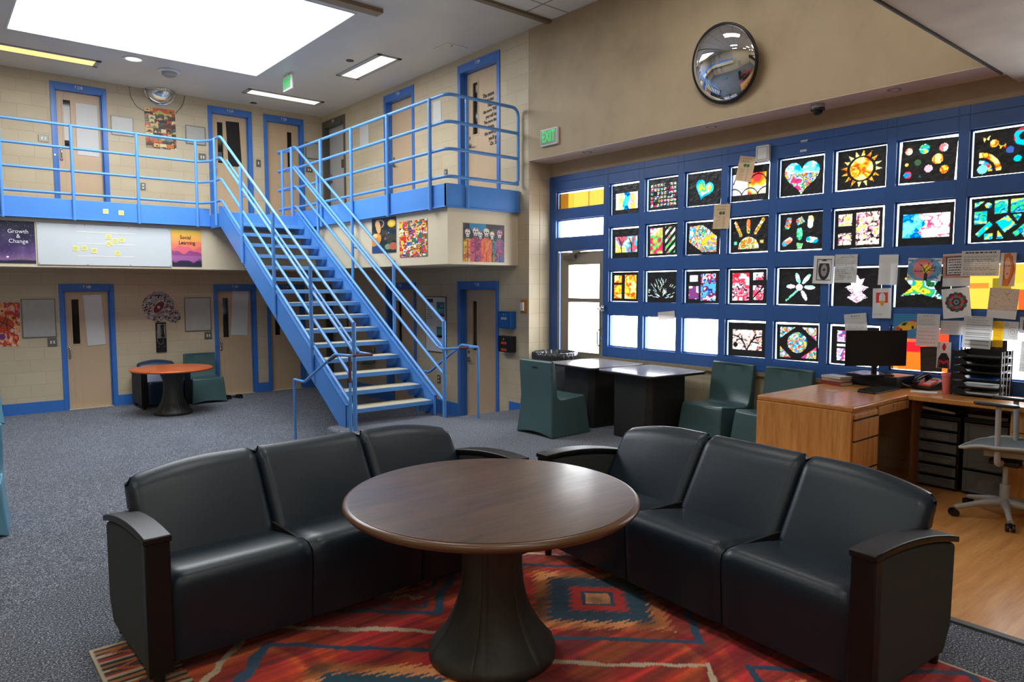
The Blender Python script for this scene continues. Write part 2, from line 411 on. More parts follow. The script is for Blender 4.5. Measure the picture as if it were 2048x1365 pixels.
# doors: wall, outer frame u0,u1, top, bottom, style
J = .055; HD = .105
DOORS = [
 ('N', 1.785, 2.606, 1.757, LOW, 'T 108'), ('N', 4.279, 5.090, 1.760, LOW, 'T 109'), ('N', 5.300, 6.090, 1.760, LOW, 'T 110'),
 ('N', 1.796, 2.613, 5.082, GAL, 'T 218'), ('N', 4.278, 5.097, 5.086, GAL, 'T 219'), ('N', 5.322, 6.145, 5.090, GAL, 'T 220'),
 ('E', 12.93, 13.94, 5.08, GAL, 'T 221'), ('E', 10.409, 11.422, 5.10, GAL, 'T 222'), ('E', 8.107, 9.145, 5.096, GAL, 'T 224'),
 ('E', 12.93, 13.94, 1.76, LOW, ''), ('E', 10.408, 11.435, 1.785, LOW, 'T 122'), ('E', 8.138, 9.183, 1.792, LOW, 'T 124'),
 ('W', 2.4, 3.4, 1.76, LOW, ''), ('W', 9.0, 9.9, 1.76, LOW, ''), ('W', 11.5, 12.4, 1.76, LOW, ''),
 ('W', 9.0, 9.9, 5.08, GAL, ''), ('W', 11.5, 12.4, 5.08, GAL, '')]
def holes(W): return [(d[1]+J, d[2]-J, d[4], d[3]-HD) for d in DOORS if d[0] == W]
struct(lattice('N', [-3.3, 6.543], [LOW, CEIL+.2], holes('N'), 0, -.2).build('wall_north', M['block']), 'cream painted block wall with the cell doors')
bE = lattice('E', [7.482, 14.0], [LOW, CEIL+.2], holes('E'), 0, -.2)
struct(bE.build('wall_east', M['block']), 'cream painted block wall right of the stairs')
b = MB(); b.box(6.744, 7.3, 7.47, 7.70, LOW, CEIL+.2); b.box(6.546, 6.744, 7.475, 7.482, 0, 3.5); struct(b.build('wall_east', M['block']), 'block return wall beside the outside door')
b = MB(); b.box(6.535, 7.3, -4, 7.482, 3.446, CEIL+.2); b.box(6.935, 7.3, -4, 7.472, 3.249, 3.446)
b.box(6.935, 7.3, -4, 1.06, .78, 3.249); struct(b.build('wall_east', M['plaster']), 'tan plaster wall above the window recess')
b = MB(); b.box(6.945, 7.3, -4, 6.40, LOW, .765); struct(b.build('wall_east', M['block']), 'low block wall under the windows')
b = MB(); b.box(6.895, 6.97, 1.06, 6.40, .745, .785); struct(b.build('trim_2', mat('stone_sill', (150, 138, 112), .7, var=.2, vscale=60)), 'rough tan sill ledge under the blue window frame')
struct(lattice('W', [-4.0, 14.0], [LOW, CEIL+.2], holes('W'), 0, -.2).build('wall_west', M['block']))
b = MB(); b.box(-3.4, 7.3, -4.2, -4, LOW, CEIL+.2); struct(b.build('wall_south', M['block']))
# backs behind the cell doors so no sky shows through
b = MB(); b.box(-3.5, 6.8, 14.25, 14.3, LOW-.1, CEIL+.2); b.box(6.95, 7.0, 7.7, 14.3, LOW-.1, CEIL+.2); b.box(-3.65, -3.6, -4, 14.3, LOW-.1, CEIL+.2); struct(b.build('wall_north', M['blackm']), 'dark space behind the cell doors')
b_ = MB(); b_.box(6.537, 6.934, -4, 7.474, 3.440, 3.4455); struct(b_.build('trim_8', M['pinkish']), 'underside of the window soffit, its lit brightness put into a pale pink colour')
# ceiling with the skylight opening
SX0, SX1, SY0, SY1 = 1.078, 4.462, 8.49, 11.965
b = MB()
b.box(-3.5, SX0, 7.06, 14.2, CEIL, CEIL+.02); b.box(SX1, 6.75, 7.06, 14.2, CEIL, CEIL+.02); b.box(SX0, SX1, 7.06, SY0, CEIL, CEIL+.02); b.box(SX0, SX1, SY1, 14.2, CEIL, CEIL+.02)
struct(b.build('ceiling', M['gyp']), 'grey painted ceiling around the skylight')
b = MB(); b.box(-3.5, 6.75, -4.2, 7.06, CEIL, CEIL+.3); struct(b.build('ceiling', M['tile']), 'white speckled tile ceiling')
b = MB(); b.box(-3.5, 6.54, 7.02, 7.10, CEIL-.035, CEIL+.01); struct(b.build('trim_3', mat('brown_ceiling_trim', (122, 106, 86), .5)), 'brown trim between the two ceilings')
b = MB(); b.box(-3.3, 4.66, 8.12, 8.28, CEIL-.05, CEIL+.01); struct(b.build('trim_4', mat('brown_bar', (140, 118, 92), .5)), 'brown bar on the ceiling in front of the skylight')
sk = sthing('window_1', 'square white skylight', (2.77, 10.22, CEIL))
b = MB(); z0, z1 = CEIL-.004, CEIL+.024
b.box(SX0-.02, SX0+.006, SY0-.02, SY1+.02, z0, z1); b.box(SX1-.006, SX1+.02, SY0-.02, SY1+.02, z0, z1); b.box(SX0, SX1, SY0-.02, SY0+.006, z0, z1); b.box(SX0, SX1, SY1-.006, SY1+.02, z0, z1)
b.build('frame', M['white'], sk, glob=True)
b = MB(); b.box(SX0, SX1, SY0, SY1, CEIL+.024, CEIL+.028); b.build('pane', M['glass'], sk, glob=True)
# bulkhead over the desk end of the room
b = MB(); b.box(3.2, 6.93, -4, 1.885, 3.36, 3.46); struct(b.build('ceiling', M['soffit']), 'grey underside of the bulkhead above the desk')
b = MB(); b.box(3.2, 6.53, 1.885, 1.90, 3.345, 3.70); b.box(3.18, 3.2, -4, 1.9, 3.345, 3.7); struct(b.build('trim_5', mat('dark_edge_trim', (40, 36, 32), .5)), 'dark edge of the bulkhead')
# galleries
ZB, ZT, ZC = 2.741, 3.048, 2.008
b = MB(); b.box(-3.3, 6.543, 12.872, 13.98, ZC, GAL); b.box(5.338, 6.543, 7.712, 12.872, ZC, GAL)
b.box(-3.3, -2.2, 5.0, 12.872, ZC, GAL)
struct(b.build('wall_north', M['cream']), 'cream fascia and slab of the upper gallery')
b = MB()
b.box(-2.2, 3.905, 12.80, 12.872, ZB, ZT); b.box(5.29, 5.338, 7.665, 12.30, ZB, ZT); b.box(5.29, 6.53, 7.66, 7.712, ZB, ZT); b.box(-2.2, -2.15, 5.0, 12.8, ZB, ZT)
b.box(-2.2, 3.905, 12.77, 12.80, ZB, ZB+.012); b.box(5.27, 5.29, 7.64, 12.3, ZB, ZB+.012); b.box(5.27, 6.53, 7.64, 7.66, ZB, ZB+.012)
struct(b.build('trim_6', M['band'], None, .004), 'blue steel channel along the gallery edge')
# baseboards
def bases(W, segs):
    b = MB()
    for u0, u1, z0, z1 in segs: wbox(b, W, u0, u1, 0, .008, z0, z1)
    return b
struct(bases('N', [(-3.3, 1.785, LOW, -.197), (2.606, 4.279, LOW, -.197), (5.09, 5.30, LOW, -.197), (6.09, 6.543, LOW, -.197)]).build('baseboard_north', M['blue']))
struct(bases('E', [(7.50, 7.905, LOW, .04), (9.183, 10.408, LOW, -.155), (11.435, 12.93, LOW, -.155)]).build('baseboard_east', M['blue']))

def make_door(k, W, u0, u1, zt, zb, num):
    cu = (u0+u1)/2; f = WALLS[W][0]; base = Vector(f(cu, 0, zb))
    grey = (W == 'E' and u0 > 12.5)
    d = sthing('door_%d' % k, ('%s cell door marked %s' % ('grey' if grey else 'tan', num)) if num else None, base)
    up = zb > 1
    fr = M['greyfr'] if grey else M['blue']
    b = MB(); lattice(W, [u0, u1], [zb, zt], [(u0+J, u1-J, zb-.01, zt-HD)], -.001, .014, b)
    dep = .11 if W == 'E' else .07
    wbox(b, W, u0+J-.002, u0+J+.018, -dep-.05, .012, zb, zt-HD); wbox(b, W, u1-J-.018, u1-J+.002, -dep-.05, .012, zb, zt-HD); wbox(b, W, u0+J, u1-J, -dep-.05, .012, zt-HD-.018, zt-HD)
    wbox(b, W, u0+J+.018, u0+J+.036, -dep+.005, -dep+.03, zb, zt-HD-.018); wbox(b, W, u1-J-.036, u1-J-.018, -dep+.005, -dep+.03, zb, zt-HD-.018)
    b.build('door_frame', fr, d, .003, glob=True)
    a, c = u0+J+.02, u1-J-.02; top = zt-HD-.02
    lm = M['greyd'] if grey else M['leafd']
    # vision panel
    if W == 'N': v0, v1 = (c-.245, c-.145) if num == 'T 220' else (a+.11, a+.215); vz0, vz1 = zb+1.12, zb+1.88
    else: v0, v1 = c-.285, c-.165; vz0, vz1 = zb+1.10, zb+1.87
    vis = num not in ('T 222', 'T 221', '') or (W == 'W')
    b = MB(); lattice(W, [a, c], [zb+.012, top], [(v0, v1, vz0, vz1)] if vis else [], -dep-.045, -dep, b)
    leaf = b.build('door_leaf', lm, d, .002, glob=True)
    if vis:
        b = MB(); wbox(b, W, v0, v1, -dep-.03, -dep-.022, vz0, vz1); b.build('vision_pane', M['dark'], d, glob=True)
        b = MB(); lattice(W, [v0-.022, v1+.022], [vz0-.022, vz1+.022], [(v0, v1, vz0, vz1)], -dep-.002, -dep+.006, b); b.build('vision_frame', M['leafd'], d, .001, glob=True)
    b = MB()
    if W == 'N' and num != 'T 220' and num != 'T 110':
        hu = a+.055; hz = zb+.975
        b.tube(fillet([f(hu, -dep, hz+.085), f(hu, -dep+.05, hz+.07), f(hu, -dep+.05, hz-.07), f(hu, -dep, hz-.085)], .03), .011)
        b.tube([f(hu, -dep, hz+.085), f(hu, -dep+.006, hz+.085)], .022); b.tube([f(hu, -dep, hz-.085), f(hu, -dep+.006, hz-.085)], .022)
        b.build('pull_handle', M['chrome'], d, smooth=True, glob=True)
        b = MB(); b.tube([f(u0+.028, .012, hz-.03), f(u0+.028, .022, hz-.03)], .016); b.build('lock_cylinder', M['steel'], d, smooth=True, glob=True)
    elif W == 'E':
        hu = c-.075; hz = zb+.945
        b.tube([f(hu, -dep, hz), f(hu, -dep+.012, hz)], .036); b.tube(fillet([f(hu, -dep, hz), f(hu, -dep+.06, hz), f(hu-.12, -dep+.06, hz-.01)], .02), .011)
        b.build('lever_handle', M['steel'], d, smooth=True, glob=True)
        b = MB(); b.tube([f(hu, -dep, hz+.12), f(hu, -dep+.014, hz+.12)], .022); b.build('lock_cylinder', M['steel'], d, smooth=True, glob=True)
    if num: text(num, W, cu+(.0 if W == 'N' else 0), zt-.052, .068, M['winkp'], d, .016, 'number_lettering', sx=.72, bold=.001)
    b = MB(); wbox(b, W, u0+J, u1-J, -dep-.05, .0, zb-.002, zb+.01); b.build('threshold', M['cream'], d, glob=True)
    return d
for k, D in enumerate(DOORS): make_door(k+1, *D)
# paper in the vision pane of T224 is behind the glass: pale card
# quotation lettering on T224
q = thing('wall_decal', 'black hand-lettered reading quotation on the upper door marked T 224', 'decal', WALLS['E'][0](8.42, -.1, 4.4))
for i, (s, z, u, sz) in enumerate([("The more", 4.565, 8.52, .085), ("that you", 4.490, 8.50, .08), ("read,", 4.415, 8.47, .08), ("the more THINGS", 4.335, 8.435, .07), ("you will know.", 4.255, 8.41, .075),
        ("The more that you", 4.175, 8.425, .068), ("learn,", 4.095, 8.45, .08), ("the more places", 4.010, 8.42, .076), ("you'll go.", 3.925, 8.40, .08), ("-Dr. Seuss", 3.845, 8.36, .08)]):
    text(s, 'E', u, z, sz, M['ink'], q, -.104, 'quotation_line', sx=.78, rot=.06, bold=.0012)

# ---------------------------------------------------------------- window wall: blue lattice, panes, outside door
COLS = [(6.342-.5885*i-.505, 6.342-.5885*i) for i in range(9)]
ROWS = [(2.622, 3.040), (2.063, 2.480), (1.501, 1.915), (.922, 1.347)]
ops = [(c[0], c[1], r[0], r[1]) for c in COLS for r in ROWS]
door_op = (6.434, 7.30, 0, 2.20); tr = [(6.434, 7.341, 2.782, 3.030), (6.434, 7.341, 2.385, 2.640)]
b = lattice('WIN', [1.06, 6.434], [.78, 3.2485], ops, 0, -.09)
lattice('WIN', [6.434, 7.47], [0, 3.2485], tr+[door_op], 0, -.09, b)
for o in ops+tr:                                  # inner stops of each opening
    lattice('WIN', [o[0]-.001, o[1]+.001], [o[2]-.001, o[3]+.001], [(o[0]+.014, o[1]-.014, o[2]+.014, o[3]-.014)], -.035, -.088, b)
wbox(b, 'WIN', 1.06, 7.45, 0, .006, 3.165, 3.172)
wbox(b, 'WIN', 6.36, 6.372, 0, .004, .79, 3.16)
struct(b.build('trim_7', M['bluefr'], None, .0025), 'blue painted lattice frame of the window wall')
k = 2
for i, c in enumerate(COLS):
    for j, r in enumerate(ROWS):
        b = MB(); wbox(b, 'WIN', c[0]+.012, c[1]-.012, -.060, -.063, r[0]+.012, r[1]-.012)
        struct(b.build('window_%d' % k, M['glass'])); k += 1
for t_ in tr:
    b = MB(); wbox(b, 'WIN', t_[0]+.012, t_[1]-.012, -.060, -.063, t_[2]+.012, t_[3]-.012); struct(b.build('window_%d' % k, M['glass']), 'transom pane above the outside door'); k += 1
d = sthing('door_18', 'tan metal door with two frosted panes to the outside', WALLS['WIN'][0](6.87, 0, 0))
b = lattice('WIN', [6.44, 7.27], [.01, 2.185], [(6.515, 7.10, 1.551, 2.010), (6.515, 7.10, .812, 1.497)], -.03, -.075)
b.build('door_leaf', M['tanal'], d, .002, glob=True)
b = MB()
for z0, z1 in ((1.551, 2.010), (.812, 1.497)): lattice('WIN', [6.50, 7.115], [z0-.015, z1+.015], [(6.515, 7.10, z0, z1)], -.022, -.03, b)
b.build('glazing_bead', M['tanal'], d, glob=True)
for z0, z1 in ((1.551, 2.010), (.812, 1.497)):
    b = MB(); wbox(b, 'WIN', 6.515, 7.10, -.05, -.053, z0, z1); b.build('pane', M['glass'], d, glob=True)
f = WALLS['WIN'][0]
b = MB(); wbox(b, 'WIN', 6.95, 7.17, -.03, .03, 2.09, 2.145); b.build('door_closer', M['plate'], d, .004, glob=True)
b = MB(); b.tube([f(6.78, .02, 2.20), f(7.06, .025, 2.16)], .01); b.tube([f(6.74, .0, 2.205), f(7.0, .0, 2.195)], .012); b.build('closer_arm', M['steel'], d, smooth=True, glob=True)
b = MB(); b.tube(fillet([f(6.475, -.02, 1.15), f(6.475, .05, 1.13), f(6.475, .05, .93), f(6.475, -.02, .91)], .04), .009); b.tube([f(6.46, -.03, 1.03), f(6.46, .0, 1.03)], .022); b.build('pull_handle', M['chrome'], d, smooth=True, glob=True)
b = MB(); b.box(6.93, 6.945, 7.28, 7.297, 0, 2.2); b.build('hinge_strip', M['steel'], d, glob=True)
b = MB(); b.ob(f(6.40, .02, 1.425), .04, .05, .07); b.tube([f(6.42, .03, 1.42), f(6.49, .045, 1.42)], .014); b.tube([f(6.40, .03, 1.42), f(6.40, .06, 1.42)], .022)
tag(b.build('latch', M['chrome'], None, .004), 'chrome latch on the blue frame beside the outside door', 'latch')

# ---------------------------------------------------------------- staircase
RUN, RISE, SL = .287, .183, .6376
st = thing('staircase', 'blue open-riser steel staircase up to the gallery', 'stairs', (4.56, 7.87, 0))
def zline(y, z0=.3, y0=7.82): return z0+(y-y0)*SL
for X0, X1, si in ((3.90, 3.945, 1), (5.175, 5.22, -1)):
    b = MB()
    poly = [(7.82, 0), (8.03, 0), (12.26, 2.71), (12.32, 2.71), (12.32, 3.06), (12.16, 3.035), (7.82, .268)]
    b.prism(poly, 'x', X0 if si > 0 else X1-.012, X0+.012 if si > 0 else X1)
    for (ya, za, yb, zb_) in ((8.03, 0, 12.26, 2.71), (7.82, .256, 12.16, 3.023)):       # flanges
        b.prism([(ya, za), (yb, zb_), (yb, zb_+.014), (ya, za+.014)], 'x', X0, X1)
    b.box(X0, X1, 7.82, 7.832, 0, .268)
    b.build('stringer', M['band'], st, .002, glob=True)
for k in range(15):
    y0 = 7.87+RUN*k; z = .198+RISE*k
    b = MB(); b.box(3.93, 5.19, y0, y0+.30, z-.045, z-.012); b.box(3.93, 5.19, y0-.004, y0+.008, z-.052, z)
    t_ = b.build('tread', M['blue_steel'], st, .003, glob=True)
    b = MB(); b.box(3.945, 5.175, y0+.006, y0+.298, z-.012, z+.002); b.build('tread_topping', mat('worn_tread', (196, 186, 158), .7, var=.15, vscale=30) if k == 0 else bpy.data.materials['worn_tread'], t_, glob=True)
    for x0, x1 in ((3.915, 3.99), (5.13, 5.205)):
        b = MB(); b.prism([(y0+.02, z-.05), (y0+.28, z-.05), (y0+.24, z-.17), (y0+.10, z-.17)], 'x', x0, x1)
        b.build('tread_bracket', M['band'], t_, glob=True)
b = MB(); b.box(3.905, 5.29, 12.19, 12.87, 2.71, 2.94); b.box(3.905, 5.29, 12.18, 12.20, 2.70, 2.955); b.build('landing', M['band'], st, .003, glob=True)

RZ = [4.172, 3.83, 3.485, 3.135]           # rail heights on the gallery
DZ = [0, -.335, -.645, -.975]
# gallery railing, north side, with its turn down the left side of the stairs
g = thing('gallery_railing', 'long blue tube railing along the gallery above the whiteboard', 'railing', (1.0, 12.82, ZB))
for i, z in enumerate(RZ):
    b = MB(); yb = 12.14
    b.tube(fillet([(-2.10, 12.82, z), (3.74, 12.82, z), (3.90, 12.60, z), (3.90, 12.34, z)], .10, 6), .0215, 12)
    b.build('rail', M['blue_steel'], g, smooth=True, glob=True, ang=60)
    b = MB(); b.tube(fillet([(3.90, 12.335, z), (3.90, yb, z), (3.90, 7.58, z-(yb-7.58)*SL+.012)], .10, 6), .0215, 12)
    b.build('rail', M['blue_steel'], st, smooth=True, glob=True, ang=60)
for x in (-1.7, -.8, .10, .985, 1.888, 2.795, 3.695):
    b = MB(); b.tube([(x, 12.785, ZB-.01), (x, 12.785, RZ[0])], .0235, 12); b.build('post', M['blue_steel'], g, smooth=True, glob=True, ang=60)
b = MB(); b.tube([(3.87, 12.36, 2.74), (3.87, 12.36, RZ[0])], .022, 12); b.build('post', M['blue_steel'], g, smooth=True, glob=True, ang=60)
for y, zb_ in ((8.70, .56), (9.92, 1.32), (11.17, 2.08)):
    b = MB(); b.tube([(3.875, y, zb_), (3.875, y, 4.172-(12.14-y)*SL)], .025, 12); b.build('post', M['blue_steel'], st, smooth=True, glob=True, ang=60)
b = MB(); b.tube([(3.90, 7.58, 0), (3.90, 7.58, 1.285)], .0255, 12); b.build('post', M['blue_steel'], st, smooth=True, glob=True, ang=60)
# east gallery railing
e = thing('gallery_railing', 'blue tube railing of the right-hand gallery, ending in a rounded corner', 'railing', (5.29, 10, ZB))
for i, z in enumerate(RZ):
    b = MB()
    if i == 0: path = [(5.22, 12.86, z), (5.29, 12.70, z), (5.29, 7.64, z), (6.485, 7.64, z), (6.485, 7.64, RZ[3]), (6.3, 7.64, RZ[3])]
    else: path = [(5.22, 12.86, z), (5.29, 12.70, z), (5.29, 7.64, z), (6.485, 7.64, z)]
    b.tube(fillet(path, .12, 7), .0225, 12); b.build('rail', M['blue_steel'], e, smooth=True, glob=True, ang=60)
for y in (11.32, 10.22, 9.11, 8.0):
    b = MB(); b.tube([(5.262, y, ZB-.02), (5.262, y, RZ[0])], .025, 12); b.build('post', M['blue_steel'], e, smooth=True, glob=True, ang=60)
b = MB(); b.tube([(5.608, 7.645, ZB-.005), (5.608, 7.645, RZ[0])], .025, 12); b.build('post', M['blue_steel'], e, smooth=True, glob=True, ang=60)
# stair railing, right side
s = st
for i, z in enumerate(RZ):
    b = MB(); b.tube(fillet([(5.20, 12.92, z-.02), (5.12, 12.80, z-.02), (5.20, 12.62, z), (5.20, 12.20, z), (5.20, 7.61, z-(12.20-7.61)*SL+.004)], .07, 5), .0215, 12)
    b.build('rail', M['blue_steel'], s, smooth=True, glob=True, ang=60)
for y, zb_ in ((8.92, .86), (10.17, 1.66), (11.40, 2.43), (12.28, 2.94), (12.70, 2.94)):
    b = MB(); b.tube([(5.235 if y < 12 else 5.16, y, zb_-.03), (5.235 if y < 12 else 5.16, y, 4.172-max(0, 12.20-y)*SL)], .024, 12); b.build('post', M['blue_steel'], s, smooth=True, glob=True, ang=60)
b = MB(); b.tube([(5.20, 7.61, 0), (5.20, 7.61, 1.262)], .0255, 12); b.build('post', M['blue_steel'], s, smooth=True, glob=True, ang=60)
# hand rails inside both sides
def handrail(x, xo):
    top = 12.1; zt = .93+(top-7.62)*SL
    b = MB(); b.tube(fillet([(x, top, zt), (x, 7.62, .93)], .05), .017, 10); h = b.build('handrail', M['blue_steel'], st, smooth=True, glob=True, ang=60)
    for y in (8.70, 9.92, 11.17):
        z = .93+(y-7.62)*SL
        b = MB(); b.tube(fillet([(xo, y, z-.10), (x, y, z-.09), (x, y, z)], .04), .009, 8); b.build('bracket', M['blue_steel'], h, smooth=True, glob=True, ang=60)
handrail(3.985, 3.88); handrail(5.115, 5.23)
wgl = thing('gallery_railing', 'blue tube railing of the opposite gallery, seen in the round mirror', 'railing', (-2.17, 9, ZB))
for z in RZ: b = MB(); b.tube([(-2.17, 5.0, z), (-2.17, 12.70, z)], .0215, 10); b.build('rail', M['blue_steel'], wgl, smooth=True, glob=True, ang=60)
for y in (5.1, 6.5, 8.0, 9.5, 11.0, 12.5): b = MB(); b.tube([(-2.14, y, ZB), (-2.14, y, RZ[0])], .0235, 10); b.build('post', M['blue_steel'], wgl, smooth=True, glob=True, ang=60)
# guard rails beside the platform steps
for lab, pts, worn, posts in (
    ('worn blue guard rail left of the stair foot, chipped to bare metal', [(3.985, 7.60, .925), (4.05, 7.42, .91), (3.76, 7.42, .915), (3.72, 7.72, .91), (3.61, 8.34, .53), (3.61, 8.66, .53), (3.61, 8.66, LOW)], True, [(3.765, 7.43, 0, .915)]),
    ('blue guard rail right of the stair foot with rust patches', [(5.115, 7.60, .925), (5.06, 7.42, .92), (5.50, 7.28, .93), (5.56, 7.72, .93), (5.50, 8.42, .50), (5.50, 8.76, .50), (5.50, 8.76, LOW)], False, [(5.50, 7.28, 0, .93)])):
    h = thing('guard_rail', lab, 'handrail', posts[0][:3])
    b = MB(); b.tube(fillet(pts, .03, 4), .0175, 10); b.build('rail', M['blue_steel'], h, smooth=True, glob=True, ang=60)
    for p in posts: b = MB(); b.tube([(p[0], p[1], 0), (p[0], p[1], p[3])], .0175, 10); b.build('post', M['blue_steel'], h, smooth=True, glob=True, ang=60)
    b = MB()
    if worn: b.tube(fillet([(4.04, 7.44, .91), (4.05, 7.42, .91), (3.77, 7.42, .915), (3.73, 7.66, .91), (3.70, 7.84, .83)], .03, 4), .0182, 10); b.tube([(3.765, 7.43, .60), (3.765, 7.43, .9)], .0182, 10)
    else: b.tube([(5.25, 7.36, .925), (5.38, 7.318, .928)], .0184, 10)
    b.build('worn_patch', M['rust'], h, smooth=True, glob=True, ang=60)
# ================================================================= pictures: small painters
RS = np.random.RandomState
def fbm(H, W, sx, sy=None, seed=0, octv=3):
    sy = sy or sx; out = np.zeros((H, W)); amp = 1; tot = 0
    for o in range(octv):
        gx, gy = int(max(2, sx*2**o))+2, int(max(2, sy*2**o))+2
        g = RS(seed+o*17).rand(gy, gx)
        x = np.linspace(0, gx-2.001, W); y = np.linspace(0, gy-2.001, H)
        xi = x.astype(int); yi = y.astype(int); fx = x-xi; fy = y-yi; fx = fx*fx*(3-2*fx); fy = fy*fy*(3-2*fy)
        a = g[np.ix_(yi, xi)]; b_ = g[np.ix_(yi, xi+1)]; c = g[np.ix_(yi+1, xi)]; d = g[np.ix_(yi+1, xi+1)]
        fx = fx[None, :]; fy = fy[:, None]
        out += amp*((a*(1-fx)+b_*fx)*(1-fy)+(c*(1-fx)+d*fx)*fy); tot += amp; amp *= .55
    out /= tot; return np.clip((out-.5)*1.7+.5, 0, .9999)
def mottle(H, W, pal, sc_=5, seed=0, veins=0):
    n = fbm(H, W, sc_, seed=seed); pal = np.array(pal, float)/255
    r = np.argsort(np.argsort(n.ravel())).reshape(n.shape)/n.size
    k = np.clip(r*len(pal), 0, len(pal)-1e-3); i = k.astype(int); f = (k-i)[..., None]; f = np.clip((f-.3)/.4, 0, 1)
    out = pal[i]*(1-f)+pal[np.minimum(i+1, len(pal)-1)]*f
    if veins:
        m = np.abs(fbm(H, W, sc_*2.2, seed=seed+91)-.5) < .02*veins; m &= fbm(H, W, sc_, seed=seed+7) > .45; out[m] *= .25
    return out
class Pic:
    def __init__(s, W, H, bg=(0, 0, 0)):
        s.W, s.H = W, H; s.a = np.zeros((H, W, 3)); s.a[:] = np.array(bg, float)/255 if not isinstance(bg, np.ndarray) else bg
        s.asp = H/W; X, Y = np.meshgrid((np.arange(W)+.5)/W, (np.arange(H)+.5)/H); s.X, s.Y = X, Y*s.asp    # both in picture widths
    def put(s, m, c):
        if isinstance(c, np.ndarray) and c.ndim == 3: s.a[m] = c[m]
        else: s.a[m] = np.array(c, float)/255
        return s
    def rect(s, x0, y0, x1, y1, c): return s.put((s.X >= x0) & (s.X <= x1) & (s.Y >= y0*s.asp) & (s.Y <= y1*s.asp), c)
    def ell(s, x, y, rx, c, ry=None, rot=0):
        ry = ry or rx; dx, dy = s.X-x, s.Y-y*s.asp; ca, sa = math.cos(rot), math.sin(rot)
        return s.put(((dx*ca+dy*sa)/rx)**2+((-dx*sa+dy*ca)/ry)**2 <= 1, c)
    def ring(s, x, y, r0, r1, c, a0=-4, a1=4):
        dx, dy = s.X-x, s.Y-y*s.asp; d = np.hypot(dx, dy); an = np.arctan2(-dy, dx)
        return s.put((d >= r0) & (d <= r1) & (an >= a0) & (an <= a1), c)
    def pmask(s, P):
        m = np.zeros(s.X.shape, bool); n = len(P)
        for i in range(n):
            x1, y1 = P[i]; x2, y2 = P[(i+1) % n]; y1 *= s.asp; y2 *= s.asp
            if abs(y1-y2) < 1e-9: continue
            c = ((s.Y > y1) != (s.Y > y2)) & (s.X < (x2-x1)*(s.Y-y1)/(y2-y1)+x1); m ^= c
        return m
    def poly(s, P, c): return s.put(s.pmask(P), c)
    def line(s, P, wd, c):
        for i in range(len(P)-1):
            x1, y1 = P[i][0], P[i][1]*s.asp; x2, y2 = P[i+1][0], P[i+1][1]*s.asp; dx, dy = x2-x1, y2-y1; L = dx*dx+dy*dy+1e-12
            t = np.clip(((s.X-x1)*dx+(s.Y-y1)*dy)/L, 0, 1); s.put(np.hypot(s.X-x1-t*dx, s.Y-y1-t*dy) <= wd/2, c)
        return s
    def scrib(s, x0, y0, x1, y1, rows, c=(120, 120, 122), seed=0, h=.35, fill=.8):      # rows of printed text, too small to read
        r = RS(seed)
        for i in range(rows):
            y = y0+(y1-y0)*(i+.5)/rows; x = x0; e = x0+(x1-x0)*(fill+r.rand()*(1-fill))
            while x < e:
                wd = .02+r.rand()*.09; s.rect(x, y-(y1-y0)/rows*h/2, min(x+wd, e), y+(y1-y0)/rows*h/2, c); x += wd+.018
        return s
def picture(name, W, u, z, w, h, pic, parent=None, tilt=0, d=.004, th=.003, m=None, curl=0, back=True):
    a = pic.a if isinstance(pic, Pic) else pic
    H, Wd = a.shape[:2]; c = np.ones((H, Wd, 4)); c[..., :3] = lin(np.clip(a, 0, 1)); tis = m is M['tissue']
    if tis: lum = a.max(axis=2); c[..., 3] = np.clip((lum-.10)/.12, 0, 1)
    f, rot = WALLS[W]; x = (np.linspace(0, 1, Wd)-.5)*w; y = (.5-np.linspace(0, 1, H))*h
    X, Y = np.meshgrid(x, y); Z = np.zeros_like(X)
    if curl: Z = curl*(np.abs(X/w*2)**2*.5+((Y/h*2) > .2)*0+np.clip(-Y/h*2, 0, 1)**2)
    vs = np.stack([X, Y, Z], -1).reshape(-1, 3).tolist()
    idx = np.arange(H*Wd).reshape(H, Wd); fs = np.stack([idx[1:, :-1], idx[1:, 1:], idx[:-1, 1:], idx[:-1, :-1]], -1).reshape(-1, 4).tolist()
    mats = [m or M['print']]
    me = bpy.data.meshes.new(name); n0 = len(vs)
    if back and not curl and not tis:
        q = [(-w/2, -h/2), (w/2, -h/2), (w/2, h/2), (-w/2, h/2)]; vs += [(p[0], p[1], -1e-4) for p in q]+[(p[0], p[1], -th) for p in q]
        fs += [[n0+i, n0+4+i, n0+4+(i+1) % 4, n0+(i+1) % 4] for i in range(4)]+[[n0+7, n0+6, n0+5, n0+4]]
    me.from_pydata(vs, [], fs); me.materials.append(mats[0])
    ca = me.color_attributes.new('Col', 'FLOAT_COLOR', 'POINT')
    cc = np.ones((len(vs), 4), np.float32); cc[:H*Wd] = c.reshape(-1, 4); cc[H*Wd:, :3] = .6 if mats[0] is not M['tissue'] else 0
    ca.data.foreach_set('color', cc.ravel())
    o = bpy.data.objects.new(name, me); C.objects.link(o); p = Vector(f(u, d, z)); o.rotation_euler = rot; o.rotation_euler.rotate_axis('Z', tilt)
    if parent is not None: o.parent = parent; p = p-parent.location
    o.location = p; return o
